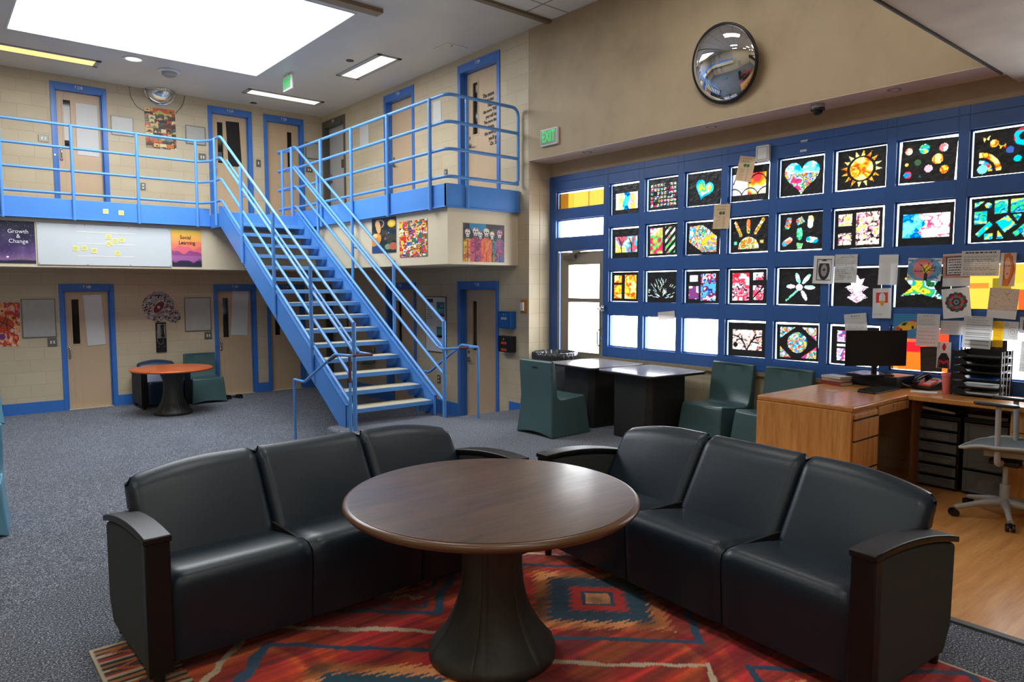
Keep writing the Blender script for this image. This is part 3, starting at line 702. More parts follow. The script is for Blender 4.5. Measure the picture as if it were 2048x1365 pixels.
def quad_uz(W, pts):   # centre and size on a wall from four photo corners (left-top, right-top, right-bottom, left-bottom)
    g = {'N': lambda p: onY(*p, 13.98), 'E': lambda p: onX(*p, 6.543), 'FN': lambda p: onY(*p, 12.87), 'FE': lambda p: onX(*p, 5.336), 'FS': lambda p: onY(*p, 7.71), 'WIN': lambda p: onX(*p, 6.90)}[W]
    q = [g(p) for p in pts]; k = 0 if W in ('N', 'FN', 'FS') else 1
    us = [v[k] for v in q]; zs = [v[2] for v in q]
    u = sum(us)/4; z = sum(zs)/4; w = (abs(us[1]-us[0])+abs(us[2]-us[3]))/2; h = ((zs[0]-zs[3])+(zs[1]-zs[2]))/2
    s = 1 if k == 0 else -1
    tilt = math.atan2((zs[1]-zs[0]+zs[2]-zs[3])/2, w)
    return u, z, w, h, tilt

# ---------------------------------------------------------------- tissue-paper pictures taped to the window panes
K = (0, 0, 0); WHT = (255, 255, 255)
CY = [(255, 255, 255), (0, 200, 255), (0, 90, 190), (255, 255, 255), (255, 210, 40), (220, 60, 40)]
MULTI = [(255, 255, 255), (0, 170, 230), (230, 40, 40), (255, 225, 60), (30, 80, 190), (60, 190, 90), (255, 255, 255), (210, 60, 120)]
FIRE = [(255, 150, 30), (255, 205, 60), (240, 80, 30), (255, 175, 40), (255, 235, 150)]
REDW = [(255, 255, 255), (240, 70, 90), (225, 40, 60), (255, 160, 180), (60, 20, 40), (255, 255, 255)]
TEALP = [(0, 170, 200), (60, 210, 120), (0, 110, 180), (120, 230, 220), (220, 220, 60), (0, 190, 210)]
PW = [(255, 255, 255), (255, 225, 240), (255, 255, 255), (120, 40, 90), (255, 240, 250), (240, 150, 180), (255, 255, 255)]
GREENP = [(40, 180, 100), (120, 220, 180), (0, 120, 80), (200, 240, 220)]
AW, AH = 72, 60
def A(): return Pic(AW, AH, K)
def mo(p, seed, sc_=4, v=0): return mottle(AH, AW, p, sc_, seed, v)
def heart(P, cx, cy, s, rot, c):
    pts = []
    for i in range(60):
        t = 2*PI*i/60; x = 16*math.sin(t)**3/16; y = -(13*math.cos(t)-5*math.cos(2*t)-2*math.cos(3*t)-math.cos(4*t))/16
        pts.append((cx+s*(x*math.cos(rot)-y*math.sin(rot)), cy+s*(x*math.sin(rot)+y*math.cos(rot))/P.asp))
    P.poly(pts, c)
arts = {}
def art(c, r, lab): 
    def deco(fn): arts[(c, r)] = (fn(), lab); return fn
    return deco
@art(1, 1, 'black card with pale rectangle and blue streak, nearest the outside door, top row')
def _():
    p = A(); p.rect(.14, .28, .93, .84, (250, 250, 250)); m = np.abs(p.X-.52+.05*np.sin(p.Y*14)) < .10; m &= (p.Y > .28*p.asp) & (p.Y < .84*p.asp); p.put(m, mo([(0, 190, 255), (0, 90, 170), (60, 220, 255)], 3))
    m = (np.abs(p.X-.74) < .09) & (p.Y > .28*p.asp) & (p.Y < .84*p.asp); p.put(m, mo([(255, 240, 120), (255, 255, 255), (240, 160, 200), (255, 210, 80)], 4)); m = (np.abs(p.X-.32) < .07) & (p.Y > .3*p.asp) & (p.Y < .82*p.asp); p.put(m, mo([(255, 250, 210), (255, 230, 100), WHT], 5)); return p
@art(2, 1, 'black card cut into a mosaic of small coloured squares, top row')
def _():
    p = A(); g = mo(MULTI, 11, 8)
    for i in range(8):
        for j in range(6): x = .08+i*.108; y = .16+j*.125+.02*(7-i)/7; p.rect(x, y, x+.085, y+.095, g)
    p.put(fbm(AH, AW, 9, seed=5) > .74, K); return p
@art(3, 1, 'black card with one tilted blue and yellow tissue heart, top row')
def _(): p = A(); heart(p, .50, .50, .27, .35, mo([(0, 170, 255), (60, 220, 255)], 6)); heart(p, .50, .49, .20, .35, mo([(255, 230, 60), (60, 200, 120), (255, 255, 255), (250, 200, 40)], 7)); return p
@art(4, 1, 'black card with orange tissue behind black fish-scale arcs, top row')
def _():
    p = A(); p.rect(.08, .22, .92, .82, mo([WHT, (255, 240, 220), (255, 190, 60), (255, 120, 30), (230, 60, 60)], 21, 3)); m = (p.X < .45) & (p.Y > .22*p.asp) & (p.Y < .82*p.asp); p.put(m, (252, 252, 252))
    for cx, cy in ((.08, .90), (.5, .90), (.92, .90), (.29, .52), (.71, .52)): p.ring(cx, cy, .21, .235, K, .1, 3.04)
    return p
@art(5, 1, 'black card with a large wide tissue heart, pink, yellow and blue, top row')
def _():
    p = A(); heart(p, .50, .48, .41, 0, mo(MULTI, 31, 5, 1)); m = (p.Y < .42*p.asp) & (p.a.max(2) > 0); p.put(m, mo([(0, 170, 240), (120, 210, 255), WHT, (255, 120, 120)], 9)); return p
@art(6, 1, 'black card with an orange tissue sun and triangular rays, top row')
def _():
    p = A(); g = mo(FIRE, 33, 4); p.ell(.5, .5, .235, g)
    for i in range(16): t = 2*PI*i/16+.1; c_, s_ = math.cos(t), math.sin(t); q = lambda r, a: (.5+r*math.cos(t+a)*1.06, .5+r*math.sin(t+a)/p.asp*.96); p.poly([q(.28, -.15), q(.28, .15), q(.405, 0)], g)
    return p
@art(7, 1, 'black card with ten round tissue planets, top row')
def _():
    p = A()
    for i, (x, y, r) in enumerate(((.14, .25, .07), (.42, .22, .095), (.76, .22, .08), (.12, .56, .035), (.32, .52, .065), (.67, .47, .10), (.52, .68, .075), (.80, .72, .08), (.15, .80, .075), (.38, .84, .03))):
        p.ell(x, y, r, mo([[WHT, (255, 180, 150), (240, 90, 60)], TEALP, [WHT, (240, 120, 120)], FIRE, [(120, 130, 90), (200, 190, 120), (60, 90, 60)], FIRE, [WHT, (220, 230, 255), (240, 180, 190)], FIRE, [WHT, (0, 140, 220), (200, 60, 80)], [(30, 60, 80), (70, 120, 130)]][i], 40+i, 6))
    return p
@art(8, 1, 'black card with a tissue rainbow, moons and small bows, top row')
def _():
    p = A(); g = mo(FIRE, 51, 5); p.ring(.10, .90, .27, .36, g, 0, 1.57); p.ring(.10, .90, .15, .22, mo(MULTI, 52, 5), 0, 1.57); p.ell(.16, .84, .085, mo([WHT, (120, 200, 240)], 53))
    p.ell(.33, .30, .07, g); p.ell(.58, .48, .065, mo([(255, 200, 40), (255, 120, 40), (60, 90, 160)], 54)); p.ring(.78, .22, .07, .16, mo([(0, 140, 230), (200, 40, 60), (0, 190, 240)], 55)); p.ell(.70, .68, .06, mo(TEALP, 56)); p.ell(.88, .55, .08, mo(TEALP, 57))
    for x, y in ((.20, .18), (.46, .38)): p.poly([(x-.06, y-.05), (x, y), (x-.03, y+.08)], g); p.poly([(x+.06, y-.06), (x, y), (x+.05, y+.05)], g)
    return p
@art(1, 2, 'black card with bare tree branches over yellow and blue tissue, second row')
def _():
    p = A(); n = mo([WHT, (255, 220, 80), WHT, (60, 190, 230), (200, 90, 110)], 61, 3); p.rect(.12, .26, .92, .80, n)
    for x in (.35, .72): p.line([(x, .8), (x-.02, .5), (x-.10, .32)], .03, K); p.line([(x, .6), (x+.08, .38)], .012, K); p.line([(x-.02, .52), (x-.12, .46)], .010, K); p.line([(x, .5), (x+.02, .28)], .01, K)
    return p
@art(2, 2, 'black card with a pink and green strip beside diagonal stripes, second row')
def _():
    p = A(); p.rect(.10, .10, .52, .92, mo([(240, 90, 150), WHT, (250, 180, 90), (90, 190, 90), (230, 50, 90)], 63)); g = mo([WHT, (90, 190, 90), (230, 70, 120), WHT], 64)
    m = (p.X > .60) & (p.X < .92) & (((p.X+p.Y) % .20) < .10) & (p.Y > .08*p.asp) & (p.Y < .92*p.asp); p.put(m, g); return p
@art(3, 2, 'black card with one large slanting blot of red, blue and yellow tissue, second row')
def _(): p = A(); p.poly([(.10, .12), (.50, .10), (.90, .45), (.90, .92), (.50, .92), (.08, .60)], mo(MULTI+[(255, 200, 40)], 67, 6, 1)); return p
@art(4, 2, 'black card with a rising half sun and three tissue rays, second row')
def _():
    p = A(); g = mo([WHT, (255, 190, 40), (230, 90, 40), (60, 160, 90), (255, 240, 200), (240, 120, 60)], 69, 6, 1); m = (np.hypot(p.X-.48, p.Y-.88*p.asp) < .27) & (p.Y < .90*p.asp); p.put(m, g)
    for a, b_ in (((.14, .14), (.28, .50)), ((.48, .10), (.48, .42)), ((.86, .10), (.66, .46))): p.line([a, b_], .085, g)
    p.rect(.08, .66, .18, .76, mo(GREENP, 70)); p.rect(.78, .66, .88, .76, g); return p
@art(5, 2, 'black card with seven loose tissue tablets, second row')
def _():
    p = A()
    for i, (x, y, rt) in enumerate(((.20, .26, 1.3), (.72, .26, 1.5), (.47, .56, 1.57), (.18, .76, -2.6), (.76, .74, -.2))): dx, dy = math.cos(rt)*.075, -math.sin(rt)*.075/p.asp; p.line([(x-dx, y-dy), (x+dx, y+dy)], .13, mo([MULTI, FIRE+[WHT], GREENP, [WHT, (255, 120, 90), (60, 160, 190)], [(0, 170, 230), WHT]][i], 80+i, 6))
    p.poly([(.38, .18), (.52, .10), (.60, .26), (.42, .34)], mo(MULTI, 88, 7)); p.poly([(.40, .80), (.56, .82), (.52, .97), (.42, .97)], mo([WHT, (120, 190, 120)], 89)); return p
@art(6, 2, 'black card with two small squares and a tall scribbled tissue panel, second row')
def _(): p = A(); g = mo([WHT, (255, 210, 80), WHT, (240, 120, 150), (40, 30, 40), (255, 240, 200)], 91, 7, 1.5); p.rect(.08, .12, .38, .42, g); p.rect(.08, .60, .38, .90, g); p.rect(.46, .10, .93, .92, g); return p
@art(7, 2, 'black card with one wide panel fading from blue to pale pink, second row')
def _(): p = A(); p.rect(.08, .24, .93, .80, mo([(0, 150, 220), (0, 90, 190), (60, 210, 230), (120, 220, 255)], 93, 6, 1)); m = (p.X > .44+.06*np.sin(p.Y*20)) & (p.X < .93) & (p.Y > .24*p.asp) & (p.Y < .80*p.asp); p.put(m, mo([WHT, (255, 225, 235), WHT, (200, 60, 110), (255, 240, 240)], 94, 6)); return p
@art(8, 2, 'black card with scattered teal tissue squares and triangles, second row')
def _():
    p = A(); g = mo(TEALP, 96, 5)
    for q in ([(.06, .10), (.22, .08), (.06, .24)], [(.06, .30), (.26, .30), (.26, .58), (.06, .58)], [(.38, .08), (.58, .08), (.58, .38), (.38, .38)], [(.62, .08), (.84, .08), (.84, .38), (.62, .38)], [(.40, .56), (.58, .42), (.72, .64), (.54, .80)], [(.08, .80), (.30, .54), (.36, .60), (.14, .88)], [(.22, .80), (.36, .80), (.36, .94), (.22, .94)], [(.44, .72), (.54, .94), (.42, .94)], [(.66, .42), (.80, .42), (.74, .58)], [(.66, .82), (.92, .54), (.98, .62), (.72, .90)]): p.poly(q, g)
    p.ell(.28, .18, .055, g); p.ell(.88, .84, .07, g); p.ell(.93, .14, .05, g); return p
@art(1, 3, 'black card window of three glowing orange blocks, third row nearest the door')
def _(): p = A(); g = mo(FIRE, 101, 5); p.rect(.10, .12, .38, .36, g); p.rect(.10, .44, .38, .90, g); p.rect(.48, .10, .90, .90, g); return p
@art(2, 3, 'black card with a fan of thin pale slashes, third row')
def _():
    p = A(); r = RS(5)
    for i in range(64):
        t = .15+(PI-.3)*r.rand(); q = .10+.34*r.rand(); x, y = .5+q*math.cos(t)*1.15, .88-q*math.sin(t)*1.5; dx, dy = math.cos(t)*.035, -math.sin(t)*.045; p.line([(x-dx, y-dy), (x+dx, y+dy)], .016, [(250, 250, 240), (190, 220, 220), (240, 235, 190), (150, 210, 230)][i % 4])
    return p
@art(3, 3, 'black card with blue and violet blocks, one tall, third row')
def _(): p = A(); p.rect(.12, .14, .38, .34, mo([WHT, (190, 190, 220), (220, 150, 120)], 105)); p.rect(.10, .46, .40, .86, mo([WHT, (150, 140, 200), WHT, (120, 60, 120)], 106)); p.rect(.46, .10, .90, .92, mo([(30, 110, 200), WHT, (200, 40, 70), (30, 50, 120), (90, 170, 230)], 107, 7, 1)); return p
@art(4, 3, 'black card with red and pink blocks and a slashed square, third row')
def _(): p = A(); g = mo(REDW, 109, 6, 1); p.rect(.08, .10, .54, .90, g); p.rect(.64, .10, .92, .32, g); p.rect(.64, .46, .92, .88, g); p.line([(.64, .84), (.92, .5)], .03, K); return p
@art(5, 3, 'black card with a pale five-petalled tissue flower on a green stem, third row')
def _():
    p = A(); g = mo([WHT, (120, 220, 190), WHT, (230, 200, 220)], 111, 5)
    for x, y, a, b_, rt in ((.46, .28, .05, .13, -.35), (.66, .30, .05, .14, .7), (.30, .50, .11, .05, .0), (.74, .52, .13, .05, .05), (.62, .74, .05, .13, -.5)): p.ell(x, y, a, g, b_, rt)
    p.ell(.50, .52, .08, mo([WHT, (230, 200, 210)], 112)); p.line([(.45, .62), (.20, .88)], .05, mo(GREENP, 113)); return p
@art(6, 3, 'black card with a pale pink spiky crystal, third row behind the forms')
def _(): p = A(); p.poly([(.46, .12), (.56, .30), (.66, .26), (.60, .44), (.74, .50), (.60, .62), (.72, .76), (.50, .90), (.28, .76), (.40, .66), (.24, .50), (.38, .44), (.34, .28), (.42, .30)], mo(PW, 115, 6, 1)); return p
@art(7, 3, 'black card with a big rainbow star half hidden by taped drawings, third row')
def _(): p = A(); p.poly([(.14, .26), (.50, .34), (.84, .20), (.70, .50), (.90, .80), (.46, .66), (.08, .72), (.30, .50)], mo([(230, 60, 40), (255, 210, 50), (60, 170, 70), (0, 150, 220), WHT, (30, 90, 50)], 117, 5, .5)); return p
@art(8, 3, 'sheets of glowing orange and green paper over the pane behind the drawings, third row')
def _(): p = Pic(AW, AH, (255, 190, 70)); p.rect(0, .40, .36, .52, (240, 130, 50)); p.rect(.42, .30, .70, .62, (130, 110, 30)); p.rect(.62, 0, 1, .40, (255, 180, 60)); p.rect(.80, .55, 1, 1, (235, 90, 40)); p.rect(.0, .0, .06, 1, WHT); return p
@art(4, 4, 'black card with curling black branches over cream tissue, bottom row')
def _():
    p = A(); p.rect(.12, .22, .90, .80, mo([WHT, (255, 235, 225), WHT, (230, 170, 140), (120, 60, 60), (255, 240, 235)], 121, 7, 1))
    for P_ in ([(.5, .8), (.42, .58), (.28, .42), (.12, .38)], [(.52, .78), (.62, .56), (.76, .42), (.90, .40)], [(.34, .48), (.24, .52)], [(.66, .5), (.74, .34)], [(.4, .56), (.36, .40)], [(.62, .56), (.80, .58)]): p.line(P_, .03, K)
    p.ell(.20, .66, .06, K); return p
@art(5, 4, 'black card with a round tissue eye inside a diamond, bottom row')
def _():
    p = A(); g = mo(MULTI, 123, 6, 1)
    for q in ([(.08, .08), (.46, .08), (.08, .40)], [(.60, .08), (.94, .08), (.94, .44)], [(.08, .60), (.36, .92), (.08, .92)], [(.94, .60), (.94, .92), (.58, .92)]): p.poly(q, g)
    p.ell(.5, .5, .235, g); return p
@art(6, 4, 'black card with two columns of tissue blocks, bottom row behind the monitor')
def _(): p = A(); g = mo([WHT, (230, 60, 90), (60, 80, 180), WHT, (200, 160, 230)], 125, 6); p.rect(.12, .12, .40, .42, g); p.rect(.12, .46, .52, .54, WHT); p.rect(.12, .58, .42, .90, g); p.rect(.50, .58, .90, .90, g); p.rect(.70, .14, .86, .24, (250, 250, 255)); return p
@art(7, 4, 'glowing orange and red papers over the pane behind the telephone, bottom row')
def _(): p = Pic(AW, AH, (255, 110, 30)); p.rect(.30, .10, .70, .40, (255, 90, 60)); p.rect(.0, .0, .12, 1, (255, 150, 60)); p.rect(.25, .34, .52, .56, (225, 30, 40)); p.rect(.80, 0, 1, .5, (255, 70, 40)); return p
for (c, r), (p, lab) in sorted(arts.items()):
    col = COLS[c-1]; row = ROWS[r-1]; u, z = (col[0]+col[1])/2, (row[0]+row[1])/2; rr = RS(c*9+r)
    full = (c, r) in ((8, 3), (7, 4)); w_, h_ = (.455, .375) if not full else (.478, .385)
    p.a = np.where(np.arange(0, 1), 0, p.a) if False else p.a
    o = picture('window_artwork', 'SH', u+(rr.rand()-.5)*.012, z-.004+(rr.rand()-.5)*.012, w_, h_, p, None, (rr.rand()-.5)*.035+(-.05 if (c, r) == (7, 1) else 0), .004+.001*(c % 2), m=M['tissue'])
    tag(o, lab, 'artwork', 'tissue paper pictures on the window panes')
p = Pic(90, 24, (255, 178, 62)); p.put(p.X > .33, (255, 190, 76)); p.rect(.655, 0, .68, 1, (235, 105, 40)); p.rect(.325, .02, .335, 1, (245, 150, 60)); p.rect(0, 0, .02, 1, (245, 140, 40)); p.rect(.98, 0, 1, 1, (245, 130, 40))
tag(picture('orange_paper', 'SH', 6.888, 2.895, .865, .205, p, None, -.012, .006, m=M['tissue']), 'three orange paper sheets glowing over the top transom pane', 'paper')

# ---------------------------------------------------------------- papers taped over the frame and panes
def wp(name, pts, pic, lab, cat='paper', group='papers taped to the window wall', d=.010, curl=.006, m=None):
    u, z, w_, h_, t = quad_uz('WIN', pts)
    o = picture(name, 'WIN', u, z, w_, h_, pic, None, t, d, curl=curl, m=m or M['thin']); return tag(o, lab, cat, group)
def sheet(W=40, H=52, bg=(226, 226, 226)): return Pic(W, H, bg)
z2 = lambda x, y: (1530+x/2.274, 180+y/2.274)
z9 = lambda x, y: (1780+x/4.015, 480+y/4.015)
z8 = lambda x, y: (1600+x/4.55, 500+y/4.55)
z5 = lambda x, y: (1430+x/5.252, 260+y/5.252)
p = sheet(40, 54, (226, 196, 158)); p.ell(.42, .36, .09, (60, 110, 60)); p.ell(.60, .36, .09, (60, 110, 60)); p.scrib(.2, .08, .8, .26, 4, (120, 130, 100), 3); p.scrib(.14, .5, .45, .95, 8, (150, 120, 90), 4); p.rect(.04, .03, .96, .035, (140, 120, 90)); p.scrib(.6, .5, .72, .95, 8, (150, 120, 90), 5)
wp('menu_card', [z5(250, 262), z5(437, 285), z5(362, 552), z5(205, 535)], p, 'cream menu card with a green bow, tilted beside the white wall box')
wp('menu_card', [z5(-18, 785), z5(172, 772), z5(124, 1040), z5(-30, 1040)], p, 'cream menu card with a torn corner, between the first and second pane rows')
p = sheet(36, 20, (222, 214, 208)); p.scrib(.3, .3, .65, .5, 2, (160, 150, 150), 2, fill=.9)
wp('envelope', [(1314, 625), (1348, 622), (1348, 638), (1315, 641)], p, 'small white envelope taped above the blank bottom panes')
p = sheet(48, 66); p.rect(.17, .12, .88, .88, (70, 70, 72)); p.rect(.20, .15, .85, .85, (206, 206, 206)); p.ell(.52, .5, .27, (40, 40, 42), .36*p.asp); p.ell(.52, .52, .15, (150, 150, 150), .22*p.asp); p.ell(.52, .50, .07, (60, 60, 62)); p.rect(.3, .2, .74, .28, (225, 225, 225))
wp('drawing', [z8(120, 55), z8(318, 52), z8(285, 312), z8(108, 305)], p, 'pencil drawing of a wide open mouth, leftmost of the taped papers')
p = sheet(48, 60, (206, 206, 204)); p.scrib(.28, .08, .84, .14, 1, (90, 90, 90), 1, fill=1); p.scrib(.06, .16, .9, .9, 11, (160, 160, 160), 2, fill=.3); m_ = np.abs(fbm(60, 48, 4, seed=3)-.5) < .03; p.a[m_] *= .86
wp('paper_form', [z8(322, 45), z8(527, 36), z8(500, 303), z8(296, 297)], p, 'crumpled printed form next to the mouth drawing')
wp('drawing', [z8(722, 45), z8(897, 40), z8(872, 322), z8(697, 318)], sheet(), 'plain white sheet taped on the mullion right of the crumpled form')
p = sheet(44, 62); p.rect(.18, .14, .80, .48, (226, 60, 56)); p.ell(.5, .34, .17, (226, 226, 226), .26); p.poly([(.36, .42), (.64, .42), (.56, .58), (.44, .58)], (240, 160, 40)); p.scrib(.1, .82, .6, .9, 2, (190, 190, 190), 8)
wp('drawing', [z8(662, 352), z8(835, 348), z8(820, 625), z8(650, 622)], p, 'white sheet with a red patch and an orange beak shape, below the plain sheet', d=.014)
p = sheet(70, 48, (222, 222, 220)); p.ell(.49, .5, .50, (110, 160, 190), .36); p.ell(.46, .47, .30, (222, 130, 128), .29); p.ell(.56, .48, .13, (240, 210, 60)); p.put((p.a[..., 2] > .7) & (fbm(48, 70, 10, seed=4) > .7) & (np.abs(p.X-.49) < .46) & (np.abs(p.Y-.34) < .28), (70, 120, 170))
for P_ in ([(.56, .99), (.54, .66), (.48, .48), (.40, .30)], [(.54, .66), (.66, .46), (.80, .40)], [(.5, .5), (.60, .34), (.62, .20)], [(.5, .56), (.34, .60), (.22, .58)], [(.44, .38), (.34, .26)], [(.7, .44), (.74, .28)], [(.62, .54), (.8, .56)]): p.line(P_, .022, (30, 24, 30))
p.rect(.50, .66, .60, 1, (40, 36, 44))
wp('drawing', [z9(138, 143), z9(412, 150), z9(410, 330), z9(138, 326)], p, 'drawing of a black tree before a pink and yellow moon in a blue oval', d=.014)
p = sheet(60, 64, (214, 196, 188)); p.rect(.0, .06, 1, .74, (196, 140, 124)); p.rect(.12, .10, 1, .66, (70, 60, 64)); p.rect(.16, .13, 1, .63, (214, 206, 206)); p.rect(0, .74, 1, 1, (214, 214, 212))
for i in range(6): p.scrib(.22, .15+i*.078, 1.0, .22+i*.078, 1, (40, 36, 40), i, .5, 1)
wp('quote_poster', [z9(412, 115), z9(640, 105), z9(640, 370), z9(425, 378)], p, 'pink poster with a framed printed quotation, left of the calendar page', 'poster')
p = sheet(76, 52, (216, 212, 206)); p.scrib(.1, .06, .9, .12, 1, (60, 60, 60), 3, 1, 1)
for i in range(6): p.rect(.06, .22+i*.13, .94, .225+i*.13, (170, 170, 170))
p.scrib(.06, .22, .92, .96, 9, (150, 140, 130), 6)
wp('calendar_page', [z9(578, 92), z9(888, 80), z9(868, 292), z9(562, 290)], p, 'wide printed schedule page overlapping the pink quotation poster', d=.017)
p = sheet(46, 66, (206, 190, 178)); p.rect(0, 0, .22, 1, (222, 222, 222)); p.poly([(.22, .06), (.60, 0), (1, .5), (.62, .98), (.22, .98)], (214, 120, 52)); p.ell(.46, .46, .20, (222, 176, 150), .32*p.asp); p.rect(.36, .38, .44, .41, (60, 50, 50)); p.rect(.52, .38, .60, .41, (60, 50, 50)); p.rect(.42, .6, .56, .63, (170, 70, 70)); p.line([(.72, .1), (.86, .5), (.62, .9)], .05, (180, 80, 30)); p.line([(.26, .2), (.3, .8)], .05, (150, 60, 24))
wp('portrait_print', [z9(898, 105), z9(1015, 102), z9(1000, 375), z9(862, 372)], p, 'curled print of a face framed by long orange hair', 'poster', d=.02)
p = sheet(56, 66); 
for i in range(12): t = 2*PI*i/12; p.ell(.5+.30*math.cos(t), .47+.30*math.sin(t)/p.asp, .095, [(70, 40, 90), (40, 120, 80)][i % 2])
p.ell(.5, .47, .33, (120, 30, 60))
for i in range(12): t = 2*PI*i/12; p.ell(.5+.22*math.cos(t), .47+.22*math.sin(t)/p.asp, .06, [(200, 60, 50), (60, 150, 110)][i % 2])
p.ell(.5, .47, .14, (60, 40, 80)); p.ell(.5, .47, .10, (120, 150, 160)); p.ell(.5, .47, .04, (30, 30, 60)); p.scrib(.35, .93, .65, .95, 1, (150, 150, 150))
wp('mandala_drawing', [z9(430, 390), z9(645, 385), z9(640, 610), z9(402, 645)], p, 'white sheet with a round red and green mandala', d=.012)
p = sheet(56, 60, (196, 184, 176)); m_ = np.abs(fbm(60, 56, 4, seed=8)-.5) < .02; p.a[m_] *= .8; p.rect(0, .74, 1, 1, (220, 220, 220))
wp('drawing', [z9(790, 392), z9(1032, 388), z9(1012, 652), z9(778, 615)], p, 'faint pencil sketch on thin paper right of the glowing orange sheets')
p = sheet(60, 48, (60, 140, 190)); p.poly([(.08, .62), (.20, .50), (.42, .34), (.70, .30), (.96, .34), (.92, .58), (.60, .66), (.20, .76)], (226, 180, 50)); p.poly([(.30, .46), (.44, .36), (.58, .36), (.50, .48)], (40, 40, 50)); p.poly([(.08, .62), (.2, .52), (.34, .60), (.24, .74)], (210, 70, 40)); p.ell(.34, .66, .05, (20, 20, 20)); p.ell(.80, .54, .05, (20, 20, 20)); p.rect(.72, .26, .98, .30, (190, 60, 40))
wp('car_picture', [z9(20, 592), z9(225, 598), z9(205, 795), z9(20, 790)], p, 'blue print of a yellow racing car above the telephone', 'poster')
p = sheet(46, 64, (208, 206, 204)); p.scrib(.26, .05, .74, .09, 1, (80, 80, 80), 1, .6, 1); p.scrib(.08, .12, .9, .92, 22, (164, 162, 162), 2, .3)
wp('printed_page', [z9(222, 592), z9(388, 600), z9(403, 860), z9(200, 850)], p, 'curled text page between the racing car picture and the striped form', d=.016, curl=.012)
p = sheet(50, 36, (206, 202, 200)); p.scrib(.06, .08, .9, .9, 9, (164, 160, 160), 12)
wp('printed_page', [z9(395, 648), z9(595, 652), z9(582, 765), z9(402, 762)], p, 'text page below the mandala drawing')
p = sheet(60, 66, (208, 206, 204)); p.scrib(.3, .04, .7, .07, 1, (80, 80, 80), 1, .6, 1); p.scrib(.1, .09, .9, .24, 4, (150, 150, 150), 2)
for i, g_ in enumerate((40, 180, 150, 200, 130, 40, 140, 196, 130, 190, 150)): p.rect(.1, .27+i*.06, .92, (.285 if g_ == 40 else .31)+i*.06, (g_, g_, g_-4))
wp('striped_form', [z9(598, 608), z9(828, 622), z9(808, 880), z9(572, 862)], p, 'printed form with dark grey table rows above the letter trays', d=.018, curl=.012)
p = sheet(30, 60, (232, 178, 20)); p.scrib(.1, .08, .9, .9, 16, (190, 140, 20), 2)
wp('yellow_flyer', [z9(825, 652), z9(912, 655), z9(900, 866), z9(812, 860)], p, 'bright yellow flyer behind the striped form', d=.009)
p = sheet(44, 50, (206, 206, 200)); p.ell(.62, .58, .30, (160, 160, 156)); p.ell(.62, .58, .27, (206, 206, 200)); p.ell(.62, .58, .16, (150, 150, 146)); p.ell(.62, .58, .12, (200, 200, 196)); p.ell(.2, .18, .12, (160, 160, 156)); p.ell(.2, .18, .08, (200, 200, 196))
wp('drawing', [z9(908, 655), z9(1035, 660), z9(1020, 808), z9(905, 800)], p, 'pencil rosette drawing right of the yellow flyer', d=.012)
p = sheet(44, 64); p.poly([(.06, .98), (.12, .62), (.34, .42), (.66, .42), (.88, .62), (.94, .98)], (40, 26, 28)); p.ell(.50, .20, .13, (196, 40, 40), .14*p.asp); p.poly([(.2, .66), (.5, .74), (.8, .66), (.8, .74), (.5, .84), (.2, .74)], (200, 44, 40)); p.poly([(.04, .98), (.2, .66), (.3, .7), (.14, .98)], (190, 44, 40)); p.poly([(.96, .98), (.8, .66), (.7, .7), (.86, .98)], (190, 44, 40))
wp('drawing', [z9(402, 818), z9(492, 825), z9(482, 1035), z9(345, 1028)], p, 'white sheet with a plain red and black figure, above the pink cup', d=.02)
p = sheet(46, 60, (206, 206, 204)); p.scrib(.3, .08, .7, .12, 1, (80, 80, 80), 1, .6, 1); p.scrib(.14, .16, .9, .95, 16, (160, 160, 160), 5, .3)
wp('printed_page', [z8(412, 575), z8(610, 588), z8(600, 790), z8(390, 830)], p, 'text page taped behind the top edge of the computer monitor')
p = sheet(46, 60, (58, 42, 34)); m_ = fbm(60, 46, 2, 20, seed=3) > .6; p.a[m_] *= .85
wp('brown_poster', [z9(240, 862), z9(400, 855), z9(420, 1068), z9(235, 1055)], p, 'dark brown sheet behind the red telephone', 'poster', d=.006, m=M['print'])
p = sheet(80, 70, (66, 44, 30)); m_ = fbm(70, 80, 2, 24, seed=6) > .6; p.a[m_] *= .85
u, z, w_, h_, t = quad_uz('WIN', [z9(635, 800), z9(940, 812), z9(925, 1075), z9(632, 1060)])
bp = tag(picture('brown_poster', 'WIN', u, z, w_, h_, p, None, t, .007), 'dark brown poster with orange numbered lines behind the letter trays', 'poster', 'papers taped to the window wall')
for i, (s_, dz, sz) in enumerate((('1. GIVE TIME', .075, .022), ("2. DON'T PERSONALIZE", .045, .019), ('3. STAY CALM', -.005, .022), ('5. SMILE', -.10, .022), ('IT IS A GOOD DAY', -.12, .012))):
    t_ = text(s_, 'WIN', u-.03, z+dz, sz, M['amber'], None, .0085, 'poster_line', sx=.8); t_.parent = bp; t_.matrix_parent_inverse = Matrix.LocRotScale(bp.location, bp.rotation_euler, None).inverted()
p = sheet(30, 60, (214, 214, 212)); p.scrib(.1, .05, .9, .9, 20, (170, 168, 168), 4)
wp('printed_page', [(2040, 682), (2062, 684), (2060, 746), (2038, 744)], p, 'tall text page over the bright pane at the right edge of the photo')
p = sheet(30, 40, (200, 200, 196)); p.rect(.35, .2, .9, .8, (90, 90, 90))
wp('drawing', [z9(1042, 618), z9(1120, 622), z9(1110, 752), z9(1032, 750)], p, 'small print with a grey square at the right edge of the photo')
